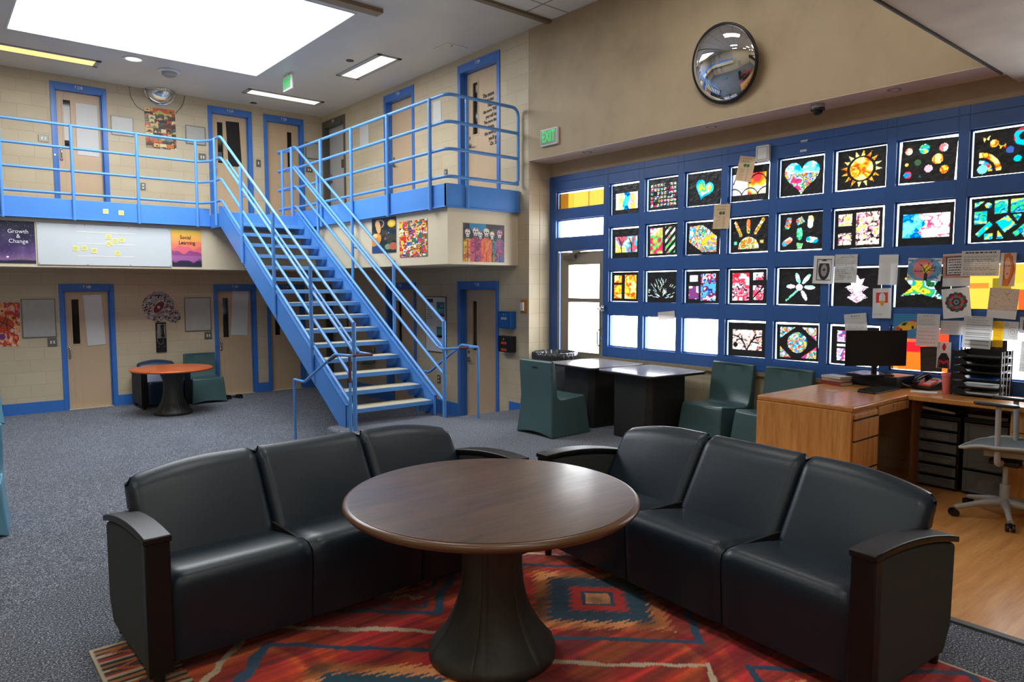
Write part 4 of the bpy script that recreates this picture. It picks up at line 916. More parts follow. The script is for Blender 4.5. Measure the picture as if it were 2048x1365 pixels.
# ---------------------------------------------------------------- posters on the fascias and walls
def wallpic(name, W, pts, pic, lab, cat='poster', tiltk=1, **k):
    u, z, w_, h_, t = quad_uz(W, pts); return tag(picture(name, W, u, z, w_, h_, pic, None, t*tiltk, .006, .004, **k), lab, cat)
p = Pic(90, 118); t_ = np.clip(p.Y/p.asp, 0, 1)[..., None]; p.a = np.array([22, 24, 44])/255*(1-t_)+np.array([96, 62, 128])/255*t_; p.a += (fbm(118, 90, 3, seed=4)[..., None]-.5)*.16; m_ = RS(2).rand(118, 90) > .994; p.a[m_] = .75
p.put(p.Y > (.92+.03*np.sin(p.X*7))*p.asp, (30, 34, 56)); tt = np.clip((p.Y/p.asp-.72)/.2, 0, 1)[..., None]*(p.Y < .92*p.asp)[..., None]; p.a = p.a*(1-tt*.4)+np.array([.85, .7, .72])*tt*.4; p.ell(.30, .85, .03, (236, 236, 255))
u = 1.16; o = tag(picture('growth_poster', 'FN', 1.125, 2.372, .50, .625, p, None, 0, .006, .004), 'dark purple night sky poster reading Growth & Change, left of the long whiteboard', 'poster')
for s_, z_ in (('Growth', 2.53), ('&', 2.46), ('Change', 2.385)):
    x = text(s_, 'FN', 1.165, z_, .085, M['winkp'], None, .009, 'poster_title', sx=.95); x.parent = o; x.matrix_parent_inverse = Matrix.LocRotScale(o.location, o.rotation_euler, None).inverted()
p = Pic(80, 106); t_ = np.clip(p.Y/p.asp, 0, 1)[..., None]
st_ = [(0, (240, 205, 80)), (.25, (252, 170, 84)), (.45, (250, 130, 110)), (.6, (214, 110, 140)), (.8, (176, 96, 170)), (1, (196, 140, 190))]
for i in range(3): p.a[..., i] = np.interp(t_[..., 0], [q[0] for q in st_], [q[1][i]/255 for q in st_])
for k_, (y_, c_) in enumerate(((.36, (246, 128, 96)), (.47, (226, 104, 120)), (.60, (150, 74, 130)), (.84, (44, 40, 66)))): p.put(p.Y > (y_+.04*np.sin(p.X*(6+k_*2)+k_*2)+.02*np.sin(p.X*19))*p.asp, c_)
m_ = (p.Y > .7*p.asp) & (p.Y < .84*p.asp); p.a[m_] = p.a[m_]*.6+np.array([.75, .5, .75])*.4
o = tag(picture('social_poster', 'FN', 3.525, 2.36, .475, .615, p, None, 0, .006, .004), 'sunset mountain poster reading Social Learning beside the stairs', 'poster')
for s_, z_, dx in (('Social', 2.545, -.0), ('Learning', 2.455, .02)):
    x = text(s_, 'FN', 3.51+dx, z_, .085, M['ink'], None, .009, 'poster_title', sx=.9, bold=.001); x.parent = o; x.matrix_parent_inverse = Matrix.LocRotScale(o.location, o.rotation_euler, None).inverted()
z4 = lambda x, y: (400+x/2.73, 400+y/2.73)
zq = lambda x, y: (720+x/6.4, 420+y/6.4)
p = Pic(76, 116, mottle(116, 76, [(14, 20, 22), (30, 44, 40), (20, 30, 34), (60, 60, 40)], 5, 9)); p.ell(.82, .18, .16, (250, 190, 40)); p.ell(.84, .17, .10, (255, 225, 90)); p.ell(.27, .24, .10, (236, 170, 110), .30, -.15); p.ring(.33, .17, .16, .19, (190, 170, 110)); p.ell(.18, .62, .20, (236, 150, 50), .30, .4); p.ell(.14, .50, .10, (250, 210, 140), .10)
p.poly([(.0, .82), (.34, .74), (.44, 1), (.06, 1)], (40, 70, 130)); p.ell(.66, .83, .12, (120, 150, 120)); p.ell(.88, .82, .16, (190, 96, 60)); p.ell(.46, .22, .035, (220, 90, 60)); p.ell(.70, .44, .03, (120, 160, 220)); p.ell(.56, .60, .05, (150, 90, 80)); p.ell(.46, .80, .07, (50, 50, 40)); p.ell(.62, .46, .04, (140, 50, 60))
wallpic('space_poster', 'FE', [zq(155, 120), zq(462, 85), zq(470, 540), zq(160, 560)], p, 'poster of planets and a yellow sun on the fascia right of the stairs')
p = Pic(96, 118, (220, 60, 40)); r = RS(12)
PALC = [(220, 40, 36), (240, 200, 50), (230, 230, 226), (40, 90, 170), (236, 120, 40), (40, 120, 70), (200, 30, 60), (250, 236, 190), (60, 40, 30)]
for i in range(330):
    x, y, a, b_ = r.rand(), r.rand(), .03+.06*r.rand(), .025+.05*r.rand(); c_ = PALC[r.randint(9)]
    if i % 3: p.rect(x-a, y-b_, x+a, y+b_, c_); p.rect(x-a*.6, y-b_*.25, x+a*.6, y+b_*.25, PALC[r.randint(9)])
    else: p.ell(x, y, a*.7, c_); p.ell(x, y, a*.35, PALC[r.randint(9)])
wallpic('collage_poster', 'FE', [zq(508, 158), zq(862, 110), zq(868, 590), zq(512, 610)], p, 'busy poster collage of bright red, yellow and white packets on the fascia')
p = Pic(118, 104, mottle(104, 118, [(40, 38, 44), (60, 56, 62), (44, 40, 46)], 4, 19)); p.ell(.34, .06, .20, (40, 130, 170), .16)
for i, (x, s_, c1, c2) in enumerate(((.10, .9, (214, 190, 50), (190, 70, 40)), (.40, .78, (90, 150, 190), (60, 110, 150)), (.69, .82, (70, 150, 100), (60, 100, 130)), (.29, 1, (196, 70, 120), (130, 50, 90)), (.55, 1, (236, 100, 60), (226, 130, 50)), (.88, .95, (60, 96, 150), (190, 60, 90)))):
    y = .10+(1-s_)*.35; sh = .13*s_
    p.poly([(x-sh, 1), (x-sh, y+.34), (x-.05, y+.26), (x+.05, y+.26), (x+sh, y+.34), (x+sh, 1)], mottle(104, 118, [c1, c2, tuple(int(q*.5) for q in c1), c1, (200, 80, 50), c1], 9, 30+i))
    p.rect(x-.018, y+.3, x+.018, .74, c2); p.rect(x-.01, .74, x+.01, 1, (40, 30, 34))
    p.ell(x, y+.10, .068*s_, (222, 216, 200), .078*s_) if i != 5 else p.ell(x, y+.10, .066, (214, 130, 160), .076)
    p.rect(x-.04*s_, y+.14, x+.04*s_, y+.23, (212, 206, 190)); p.ell(x-.028*s_, y+.12, .018*s_, (20, 16, 18)); p.ell(x+.028*s_, y+.12, .018*s_, (20, 16, 18)); p.rect(x-.025, y+.19, x+.025, y+.205, (30, 24, 24)); p.ell(x+.01, y+.04, .02, [(240, 110, 60), (226, 50, 50), (240, 190, 50), (226, 60, 50), (240, 190, 40), (60, 110, 190)][i])
wallpic('skeleton_poster', 'FS', [z4(1437, 125), z4(1660, 140), z4(1660, 342), z4(1438, 337)], p, 'poster of six skeletons in bright paint-splashed suits', tiltk=0)
z1 = lambda x, y: (x/2.695, y/2.695); q7 = lambda x, y: (x/2.73, 400+y/2.73)
p = Pic(84, 118, (40, 34, 30)); r = RS(4); PALN = [(196, 70, 30), (224, 180, 110), (60, 80, 60), (36, 40, 40), (214, 110, 50), (120, 140, 120), (90, 40, 30), (232, 210, 160)]
yy = 0
while yy < 1:
    hh = .07+.05*r.rand(); xx = 0
    while xx < 1:
        ww = .10+.2*r.rand(); a, b_, c_ = (PALN[r.randint(8)] for _ in range(3)); p.rect(xx, yy, xx+ww-.012, yy+hh-.008, a); p.poly([(xx, yy+hh), (xx+ww*.5, yy+hh*.35), (xx+ww-.01, yy+hh*.9), (xx, yy+hh)], b_); p.rect(xx+.02, yy+hh*.75, xx+ww-.03, yy+hh-.01, c_); xx += ww
    yy += hh
p.rect(.27, .01, .75, .12, (206, 84, 34)); p.poly([(.27, .14), (.48, .05), (.75, .14)], (196, 180, 90))
wallpic('park_poster', 'N', [z1(780, 572), z1(945, 600), z1(948, 805), z1(785, 800)], p, 'poster of small orange and green landscape pictures on the upper wall', tiltk=.4)
p = Pic(64, 110, mottle(110, 64, [(226, 200, 170), (236, 110, 50), (196, 50, 90), (150, 40, 30), (240, 180, 60), (220, 180, 200), (230, 140, 60)], 5, 44)); p.ell(.02, .50, .80, (196, 66, 24), .36); m_ = (np.hypot(p.X-.02, (p.Y-.5*p.asp)*1.6) < .8)
for P_ in ([(0, .36), (.3, .42), (.62, .52), (.8, .6)], [(.0, .62), (.3, .60), (.5, .42), (.55, .30)], [(.6, .36), (.55, .5), (.6, .66)]): p.line(P_, .03, (40, 20, 16))
p.rect(.5, .2, .8, .28, (206, 30, 50)); p.ell(.4, .78, .12, (120, 50, 120))
o = wallpic('basketball_poster', 'N', [q7(-60, 560), q7(103, 560), q7(114, 800), q7(-56, 802)], p, 'splashy orange painting of a basketball on the lower left wall')
# helmet-shaped collage cut-out
mh = lambda x, y: (270+x/9.1, 570+y/9.1)
HP = [(130, 360), (160, 260), (240, 180), (350, 130), (450, 120), (560, 150), (640, 220), (700, 290), (728, 350), (700, 400), (712, 440), (780, 470), (825, 540), (830, 620), (780, 685), (690, 690), (610, 670), (565, 625), (520, 620), (490, 665), (420, 685), (330, 650), (240, 625), (205, 590), (190, 540), (160, 480), (130, 430)]
HW = [onY(*mh(*q_), 13.98) for q_ in HP]; cx_ = sum(v.x for v in HW)/len(HW); cz_ = sum(v.z for v in HW)/len(HW)
hw, hh = max(v.x for v in HW)-min(v.x for v in HW), max(v.z for v in HW)-min(v.z for v in HW)
x0_, z1_ = min(v.x for v in HW), max(v.z for v in HW)
p = Pic(110, 92, (150, 146, 142)); r = RS(8)
for i in range(150): x, y = r.rand(), r.rand(); c_ = [(30, 30, 36), (190, 188, 184), (150, 40, 40), (50, 60, 90), (24, 26, 30), (200, 150, 60), (90, 40, 60), (60, 60, 60)][r.randint(8)]; p.ell(x, y, .035, c_, .028); p.ell(x+.02, y+.02, .016, (210, 208, 204), .012)
p.ell(.43, .50, .20, (206, 204, 200), .115, -.85); p.ell(.43, .50, .185, (112, 24, 36), .10, -.85); p.ell(.43, .50, .035, (214, 214, 226)); p.ell(.43, .5, .02, (200, 60, 70))
o = picture('helmet_poster', 'N', x0_+hw/2, z1_-hh/2, hw, hh, p, None, 0, .006, back=False)
me = o.data; import bmesh
poly = [(v.x-(x0_+hw/2), v.z-(z1_-hh/2)) for v in HW]
def inside(x, y):
    c_ = False
    for i in range(len(poly)):
        (a1, b1), (a2, b2) = poly[i], poly[(i+1) % len(poly)]
        if (b1 > y) != (b2 > y) and x < (a2-a1)*(y-b1)/(b2-b1)+a1: c_ = not c_
    return c_
bm = bmesh.new(); bm.from_mesh(me); bmesh.ops.delete(bm, geom=[f_ for f_ in bm.faces if not inside(*f_.calc_center_median()[:2])], context='FACES'); bm.to_mesh(me); bm.free()
so = o.modifiers.new('solid', 'SOLIDIFY'); so.thickness = .004; so.offset = -1
tag(o, 'cut-out poster in the shape of a football helmet covered with small helmets', 'poster')

# ---------------------------------------------------------------- rug
RX0, RX1, RY0, RY1 = .524, 3.47, .15, 3.702
nx, ny = 330, 400
X, Y = np.meshgrid(np.linspace(RX0, RX1, nx), np.linspace(RY1, RY0, ny))
wob = (fbm(ny, nx, 26, seed=3)-.5)*.05
an = math.radians(-43); ex, ey = math.cos(an), math.sin(an)
U = (X-.524)*ex+(Y-3.702)*ey; V = -(X-.524)*ey+(Y-3.702)*ex
col = np.zeros((ny, nx, 3)); base = mottle(ny, nx, [(176, 44, 28), (196, 56, 34), (208, 84, 34), (170, 36, 34), (200, 66, 36), (188, 40, 44)], 5, 77)
st2 = fbm(ny, nx, 3, 110, seed=9); st3 = fbm(ny, nx, 5, 40, seed=19); col = base*(.66+.6*st2[..., None]); col[..., 1] += (st3-.5)*.16; col[..., 0] += (st3-.5)*.08; col = np.clip(col, 0, 1)
YS = (Y/.045); saw = (YS-np.floor(YS))
def dia(cx, cy, jag=1): return np.maximum(np.abs(U-cx), np.abs(V-cy))+(saw-.5)*.052*jag*np.sign(V-cy)*np.sign(Y*0+1)
TEA, DNV, BRN, CRM, RED, BLU = [np.array(c_)/255 for c_ in ((52, 122, 146), (30, 52, 74), (190, 112, 60), (214, 196, 168), (196, 46, 40), (42, 78, 110))]
dark = fbm(ny, nx, 5, seed=21)[..., None]
def med(cx, cy, fr=(.44, .44), wfr=None, s=1.0, blue=True):
    d_ = dia(cx, cy)
    q = np.maximum(np.abs(U-cx)/fr[0], np.abs(V-cy)/fr[1])*.44+wob*.6
    if wfr: 
        qq = np.maximum(np.abs(U-cx)-wfr[0], np.abs(V-cy)-wfr[1])+wob; col[(np.abs(qq) < .021) & (U < 2.0)] = CRM
    col[np.abs(q-.45) < .018] = BLU
    n_ = fbm(ny, nx, 8, 30, seed=int(cx*10)+3)[..., None]
    col[d_ < .345*s] = (BRN*(.55+.95*n_)+.10*(n_ > .62))[d_ < .345*s]; tm = d_ < .265*s; col[tm] = (TEA*(1-dark)+DNV*dark)[tm]; rm = dia(cx, cy, .8) < .145*s; col[rm] = RED
    dd = np.maximum(np.abs(U-cx), np.abs(V-cy)); col[dd < .088*s] = DNV*1.3; cm = dd < .066*s; col[cm] = (np.array([.80, .55, .36])*(.75+.5*fbm(ny, nx, 40, seed=5)[..., None]))[cm]
med(2.40, .69); med(1.42, -.385, (.60, .47), (.765, .66)); med(.98, 1.02, (.56, .54)); med(3.50, -.43, (.46, .44)); med(2.35, -1.25); med(3.5, 1.5)
def seg(u0, v0, u1, v1, c_, wd=.02):
    m_ = (U >= min(u0, u1)-wd) & (U <= max(u0, u1)+wd) & (V >= min(v0, v1)-wd) & (V <= max(v0, v1)+wd)
    L = math.hypot(u1-u0, v1-v0); q = np.abs((U-u0)*(v1-v0)/L-(V-v0)*(u1-u0)/L+wob) < wd; col[m_ & q] = c_
seg(2.05, .018, 2.84, .018, CRM); seg(2.84, .03, 2.84, -.9, CRM); seg(1.9, 1.32, 2.9, 1.32, CRM); seg(1.48, .55, 1.48, 1.3, BLU, .012); seg(1.15, .53, 1.48, .53, BLU, .012)
for k_ in range(5): seg(1.2+k_*.05, .62+(k_ % 2)*.05, 1.26+k_*.05, .66-(k_ % 2)*.03, CRM*.8, .012)
end = X < RX0+.30; sy = (RY1-Y)
stripe = np.floor(sy/.022).astype(int); SP = [(200, 178, 146), (40, 44, 52), (186, 120, 62), (40, 44, 52), (208, 190, 160), (48, 48, 54), (176, 44, 34)]
sc_ = np.array(SP)[stripe % 7]/255; col[end] = sc_[end]
for cy_ in (.085, .26, .44, .62, .8, 1.0, 1.2, 1.4, 1.6, 1.8, 2.0): 
    q = np.abs(sy-cy_)/.05+np.abs(X-RX0-.17)/.13; col[end & (q < 1)] = np.array((190, 96, 44))/255; col[end & (q < .62)] = np.array((40, 44, 50))/255; col[end & (q < .25)] = np.array((70, 90, 90))/255
edge = (X < RX0+.014) | (X > RX1-.014); col[edge] = np.array((208, 196, 168))/255
zz = .012+(fbm(ny, nx, 60, seed=30)-.5)*.002
vs = np.stack([X, Y, zz], -1).reshape(-1, 3); idx = np.arange(nx*ny).reshape(ny, nx)
fs = np.stack([idx[1:, :-1], idx[1:, 1:], idx[:-1, 1:], idx[:-1, :-1]], -1).reshape(-1, 4).tolist(); n0 = nx*ny
bd = list(idx[0, :])+list(idx[1:, -1])+list(idx[-1, -2::-1])+list(idx[-2:0:-1, 0]); lo = [(vs[i][0], vs[i][1], .0005) for i in bd]
fs += [[int(bd[i]), int(bd[(i+1) % len(bd)]), n0+(i+1) % len(bd), n0+i] for i in range(len(bd))]
me = bpy.data.meshes.new('rug'); me.from_pydata(vs.tolist()+lo, [], fs); me.materials.append(M['rug'])
cc = np.ones((n0+len(lo), 4), np.float32); cc[:n0, :3] = lin(np.clip(col, 0, 1)).reshape(-1, 3); cc[n0:, :3] = .3
me.color_attributes.new('Col', 'FLOAT_COLOR', 'POINT').data.foreach_set('color', cc.ravel())
o = bpy.data.objects.new('rug', me); C.objects.link(o); tag(o, 'large red and orange woven rug with teal stepped diamonds under the round table', 'rug')
# ================================================================= furniture
def sofa(n, label, loc, rz, m, name='sofa', L=None, group=None):
    """front along local x at y=0, facing -y"""
    AW_ = .105; sw = .64; L = L or (n*sw+2*AW_); D_ = .70; sw = (L-2*AW_)/n
    root = thing(name, label, 'sofa' if n > 1 else 'armchair', loc, rz, group)
    for side in (0, 1):
        x0, x1 = (0, AW_) if side == 0 else (L-AW_, L)
        def az(y): t = (y+.01)/.74; return .652+.056*t-.130*t*t
        ys = [.05+.665*i/10 for i in range(11)]
        b = MB(); b.prism([(.05, .06)]+[(.64, .06), (.705, .18)]+[(y, az(y)-.035) for y in ys[::-1]], 'x', x0+.005, x1-.005)
        arm = b.build('arm', M['armfab'], root, .018, seg=3)
        b = MB(); b.box(x0+.002, x1-.002, .0, .055, .05, az(.02)-.028); b.build('arm_front', M['armwood'], root, .006)
        b = MB(); ys = [-.008+.733*i/14 for i in range(15)]
        b.prism([(y, az(y)) for y in ys]+[(y, az(y)-.03) for y in ys[::-1]], 'x', x0-.004, x1+.004); b.build('arm_cap', M['armwood'], root, .007, seg=3)
        for y in (.05, .645):
            b = MB(); b.lathe([(.021, 0), (.027, .07)], ((x0+x1)/2, y, 0), 14); b.build('foot', M['black'], root, smooth=True)
    for i in range(n):
        x0 = AW_+sw*i+.003; x1 = AW_+sw*(i+1)-.003
        prof = [(.030, .075), (.022, .22), (.012, .34), (.010, .40), (.022, .437), (.060, .458), (.12, .461), (.30, .438), (.50, .405), (.62, .40), (.62, .085)]
        def fn(x, y, z, x0=x0, x1=x1):
            t = (x-x0)/(x1-x0)*2-1; e = max(0, abs(t)-.80)/.20
            if z > .2: z -= .020*e**2.2
            if y < .3: y += .016*e**2.2
            return (x, y, z)
        b = MB(); b.prism(prof, 'x', x0, x1, 0, 24, fn); b.build('seat', m, root, smooth=True, ang=50)
        # back cushion: arched at the outer ends
        out = []
        for k in range(25):
            t = k/24; x = x0+(x1-x0)*t; h = .800
            gl = (x-(AW_*.0))/(.55); gr = ((L)-x)/(.55)
            if n > 1 and i == 0 or n == 1: h -= .095*max(0, 1-gl)**1.9
            if n > 1 and i == n-1 or n == 1: h -= .095*max(0, 1-gr)**1.9
            e = max(0, abs(t*2-1)-.88)/.12; h -= .022*e**2
            out.append((x, h))
        if i == 0: out = [(x+(-.012)*(1-k/24), h) for k, (x, h) in enumerate(out)]
        if i == n-1: out = [(x+.012*(k/24), h) for k, (x, h) in enumerate(out)]
        def bx(x, z):      # widen over the arm at the ends
            if i == 0 and x < x0+.05 and z < .66: return x0
            return x
        rows = 14; vs = []; fs = []; cols = len(out)
        for sidey in (0, 1):
            for r_ in range(rows+1):
                q = r_/rows
                for k, (x, h) in enumerate(out):
                    z = .40+(h-.40)*q; t = k/(cols-1)*2-1
                    if z < .60: x = min(max(x, x0), x1)
                    y = .452+(z-.40)*.60
                    ez = max(0, q-.86)/.14; ex_ = max(0, abs(t)-.9)/.10; rnd = .052*(1-math.sqrt(max(0, 1-min(1, ez)**2)))+.028*(1-math.sqrt(max(0, 1-min(1, ex_)**2)))
                    if sidey == 0: y += rnd-.012*math.cos(t*PI/2)*math.sin(q*PI)
                    else: y = max(y+.125-rnd, .66+(z-.43)*.30-rnd)
                    vs.append((x, y, z))
        S_ = (rows+1)*cols
        for sd in (0, 1):
            for r_ in range(rows):
                for k in range(cols-1): a_ = sd*S_+r_*cols+k; fs.append((a_, a_+1, a_+cols+1, a_+cols))
        for r_ in range(rows):
            for k in (0, cols-1): a_ = r_*cols+k; fs.append((a_, a_+cols, a_+cols+S_, a_+S_))
        for r_ in (0, rows):
            for k in range(cols-1): a_ = r_*cols+k; fs.append((a_, a_+1, a_+1+S_, a_+S_))
        b = MB(); b.add(vs, fs); bo = b.build('backrest', m, root, smooth=True, ang=60)
        if i < n-1: b = MB(); b.box(x1-.004, x1+.010, .10, .62, .09, .435); b.build('seam_gap', M['blackm'], root)
    b = MB(); b.box(AW_, L-AW_, .10, .60, .065, .10); b.build('base_frame', M['black'], root)
    b = MB(); b.prism([(.60, .07), (.66, .07), (.70, .45), (.62, .45)], 'x', AW_+.01, L-AW_-.01); b.build('rear_panel', m, root)
    return root
sofa(3, 'black vinyl three-seat sofa facing the camera, left of the round walnut table', (.655, 3.145, .0145), math.radians(1.6), M['leather'], L=2.15, group=None)
sofa(3, 'black vinyl three-seat sofa side-on, between the round walnut table and the desk', (2.93, 3.265, .0145), math.radians(-94.0), M['leather'], L=2.13, group=None)
sofa(1, 'navy vinyl armchair behind the orange table', (2.80, 13.16, LOW), 0, M['leatherb'], 'armchair', L=.80)

def round_table(label, loc, R, H, top, edge):
    root = thing('round_table', label, 'table', loc)
    b = MB(); hh = H
    prof = [(R-.045, hh-.040), (R-.012, hh-.036), (R, hh-.024), (R, hh-.014), (R-.008, hh-.004), (R-.024, hh)]
    b.lathe(prof, seg=96); b.build('table_edge', edge, root, smooth=True, ang=60)
    b = MB(); b.lathe([(R-.022, hh-.012), (R-.022, hh+.0012), (R-.03, hh+.002)], seg=96); b.build('tabletop', top, root, smooth=True, ang=30)
    P = [(.275, 0), (.292, .010), (.293, .040), (.284, .055), (.258, .085), (.222, .13), (.188, .19), (.162, .26), (.145, .34), (.137, .42), (.138, .50), (.150, .58), (.174, .65), (.200, .70), (.212, hh-.04)]
    def rib(q, h):
        a = (q/(2*PI)*6+.35) % 1; a = min(a, 1-a); return 1+(.030*(1-(a/.085)**2) if a < .085 else (-.012 if a < .10 else 0)) if h > .045 else 1
    b = MB(); b.lathe(P, seg=288, mod=rib); b.build('pedestal', M['ptable'], root, smooth=True, ang=60)
    return root
round_table('round walnut-topped table with a black hourglass pedestal in front of the sofas', (1.955, 2.485, .013), .665, .755, M['walnut'], M['walnutedge'])
round_table('round orange-topped table with a black hourglass pedestal by the pay phone', (3.13, 12.50, LOW), .625, .765, M['orange'], M['orange'])

def chair(label, loc, rz, m, group=None):
    root = thing('moulded_chair', label, 'chair', loc, rz, group)
    prof = [(-.315, 0), (-.300, .10), (-.285, .25), (-.280, .40), (-.272, .440), (-.245, .455), (-.05, .435), (.10, .425), (.155, .432), (.190, .47), (.205, .60), (.222, .74), (.236, .845), (.242, .868), (.266, .872), (.292, .86), (.290, .76), (.280, .62), (.274, .45), (.284, .28), (.300, .12), (.312, 0)]
    prof = [(y, z) for y, z in prof]
    def fn(x, y, z):
        k = 1.06-.13*math.sin(min(z, .50)/.50*PI/2) if z < .5 else .93+.03*min(1, (z-.5)/.2)
        if y > .1 and z >= .40: k = max(k, .93+.03*min(1, (z-.4)/.2))
        t = x/.29
        yy = y+(.022*(1-t*t) if (y > .1 and z > .5 and y < .238) else 0) + (.02*t*t if y < -.2 and z > .3 else 0)
        zz = z-(.012*(1-t*t) if -.25 < y < .12 and z > .4 else 0)
        if z < .01: zz = .040*(1-t*t)
        return (x*k, yy, zz)
    b = MB(); b.prism(prof, 'x', -.29, .29, 0, 12, fn); b.build('shell', m, root, .014, seg=3, ang=38)
    b = MB(); pts = []
    for i in range(16): t = 2*PI*i/16; pts.append((.055*math.cos(t), .785+.012*math.sin(t)))
    b.prism([(x, z) for x, z in pts], 'y', .284, .2925); b.build('hand_slot', M['blackm'], root)
    return root
c1 = chair('dark teal moulded chair seen from the back, left of the square tables', (5.665, 6.03, 0), PI/2, M['teal'])
dup(c1, (6.60, 4.43, 0), -PI/2-.10, 'dark teal moulded chair facing left, between the square tables and the desk')
dup(c1, (6.58, 3.76, 0), -PI/2-.10, 'dark teal moulded chair half hidden behind the wooden desk')
dup(c1, (3.93, 13.52, LOW), 0, 'dark teal moulded chair right of the orange round table')
c2 = chair('light blue moulded chair cut off by the left edge of the photo', (.205, 7.50, LOW), -.10, M['lblue'])
dup(c2, (.60, 13.50, LOW), 0, 'light blue moulded chair against the far wall at the left edge')

def sq_table(label, c, s, base, rz=0):
    root = thing('square_table', label, 'table', (c[0], c[1], 0), rz)
    b = MB(); h = s/2
    P = []
    for sx_, sy_ in ((1, 1), (-1, 1), (-1, -1), (1, -1)):
        for k in range(6):
            a = {(1, 1): 0, (-1, 1): PI/2, (-1, -1): PI, (1, -1): 1.5*PI}[(sx_, sy_)]+k/5*PI/2; P.append((sx_*(h-.05)+.05*math.cos(a), sy_*(h-.05)+.05*math.sin(a)))
    b.prism(P, 'z', .735, .762); b.build('tabletop', M['gtop'], root, .004)
    b = MB(); b.prism([(x*1.004, y*1.004) for x, y in P], 'z', .728, .757); b.build('table_edge', M['black'], root, .008, seg=3)
    x0, x1, y0, y1 = base; x0 -= c[0]; x1 -= c[0]; y0 -= c[1]; y1 -= c[1]; e = .06
    b = MB(); b.prism([(x0+e, y0), (x1-e, y0), (x1, y0+e), (x1, y1-e), (x1-e, y1), (x0+e, y1), (x0, y1-e), (x0, y0+e)], 'z', .0, .73); b.build('pedestal', M['ptable2'], root, .01)
    return root
M['ptable2'] = mat('black_pebbled_plastic', (30, 30, 28), .5, bmp=.3, bscale=300)
sq_table('square table with a black box base, nearer of the two by the windows', (6.345, 5.13), .865, (6.03, 6.66, 4.86, 5.46), -.085)
sq_table('square table with a black box base, farther of the two, next to the bin', (6.43, 6.09), .865, (6.15, 6.75, 5.84, 6.40), -.085)
# bin with a liner
t_ = thing('waste_bin', 'round dark grey waste bin with a black liner beside the outside door', 'bin', (6.585, 6.985, 0))
b = MB(); b.lathe([(.22, 0), (.24, .02), (.285, .70), (.29, .76), (.30, .765), (.30, .80), (.285, .80), (.24, .06), (.0, .05)], seg=40); b.build('bin_body', mat('grey_bin_plastic', (92, 98, 102), .45), t_, smooth=True)
r = RS(3); b = MB(); 
def lin_(q, h): return 1+.02*math.sin(q*23+h*30)+.012*math.sin(q*41)
b.lathe([(.304, .70), (.308, .775), (.303, .825), (.285, .832), (.262, .80), (.25, .60)], seg=160, mod=lin_); b.build('bin_liner', mat('black_bin_liner', (52, 54, 56), .2), t_, smooth=True, ang=80)
for sgn in (-1, 1): b = MB(); b.ob((.30*sgn, 0, .70), .05, .12, .04); b.build('bin_handle', bpy.data.materials['grey_bin_plastic'], t_, .01)
# sandals by door T109
for lab, p in (('black sandal on the carpet by the lower door T 109, left one of the pair', (4.33, 13.56)), ('black sandal on the carpet by the lower door T 109, right one of the pair', (4.53, 13.54))):
    t_ = thing('sandal', lab, 'shoe', (p[0], p[1], LOW), .3)
    b = MB(); b.prism([(-.045, -.12), (.0, -.14), (.045, -.11), (.05, 0), (.035, .12), (0, .135), (-.035, .12), (-.05, 0)], 'z', 0, .03); b.build('sole', M['black'], t_, .01)
    b = MB(); b.prism([(-.052, .028), (-.04, .062), (0, .075), (.04, .062), (.052, .028), (.042, .028), (.03, .052), (0, .062), (-.03, .052), (-.042, .028)], 'y', -.09, .01); b.build('strap', M['blackm'], t_, .004)

# ================================================================= wall fixtures
def plate(W, u0, u1, z0, z1, lab, slots, m='plate', name='wall_plate', cat='wall plate'):
    c = Vector(WALLS[W][0]((u0+u1)/2, 0, (z0+z1)/2)); t_ = thing(name, lab, cat, c)
    b = MB(); wbox(b, W, u0, u1, 0, .012, z0, z1); b.build('cover', M[m], t_, .004, glob=True)
    for (su, sz, sw_, sh) in slots:
        b = MB(); uu = u0+(u1-u0)*su; zz_ = z0+(z1-z0)*sz; wbox(b, W, uu-sw_/2, uu+sw_/2, .010, .018, zz_-sh/2, zz_+sh/2); b.build('switch', M['white'] if m != 'white' else M['black'], t_, .002, glob=True)
sl2 = [(.35, .5, .022, .05), (.68, .5, .022, .05)]
plate('N', 1.595, 1.728, .715, .857, 'steel switch plate with two buttons beside the lower door T 108, near the left edge', sl2)
plate('N', 4.092, 4.226, .720, .858, 'steel two-button plate beside the lower door T 109', sl2)
plate('N', 1.605, 1.745, 4.072, 4.187, 'steel switch plate with two buttons beside the upper door T 218, near the left edge', sl2)
plate('N', 4.090, 4.222, 4.048, 4.182, 'steel two-button plate beside the upper door T 219', sl2)
plate('N', 5.162, 5.250, 4.049, 4.190, 'narrow steel plate between the upper doors T 219 and T 220', [(.5, .5, .022, .05)])
plate('N', 6.176, 6.316, 4.050, 4.155, 'steel plate right of the upper door T 220', sl2)
plate('N', 3.093, 3.175, 3.421, 3.550, 'dark power outlet low on the upper gallery wall', [(.5, .3, .03, .03), (.5, .7, .03, .03)])
plate('E', 9.440, 9.525, 3.485, 3.579, 'small switch plate on the upper wall between T 222 and T 224', [(.5, .5, .02, .04)])
plate('E', 9.678, 9.768, .115, .253, 'power outlet under the notice board right of the stairs', [(.5, .3, .03, .03), (.5, .7, .03, .03)])
for pts, lab, k in (([(1522, 768), (1534, 768), (1534, 784), (1522, 784)], 'dark power outlet low on the wall between the two teal chairs', 0),):
    u, z, w_, h_, _ = quad_uz('WIN', pts); plate('WIN', u-.05, u+.05, .42, .54, lab, [(.5, .3, .03, .03), (.5, .7, .03, .03)])
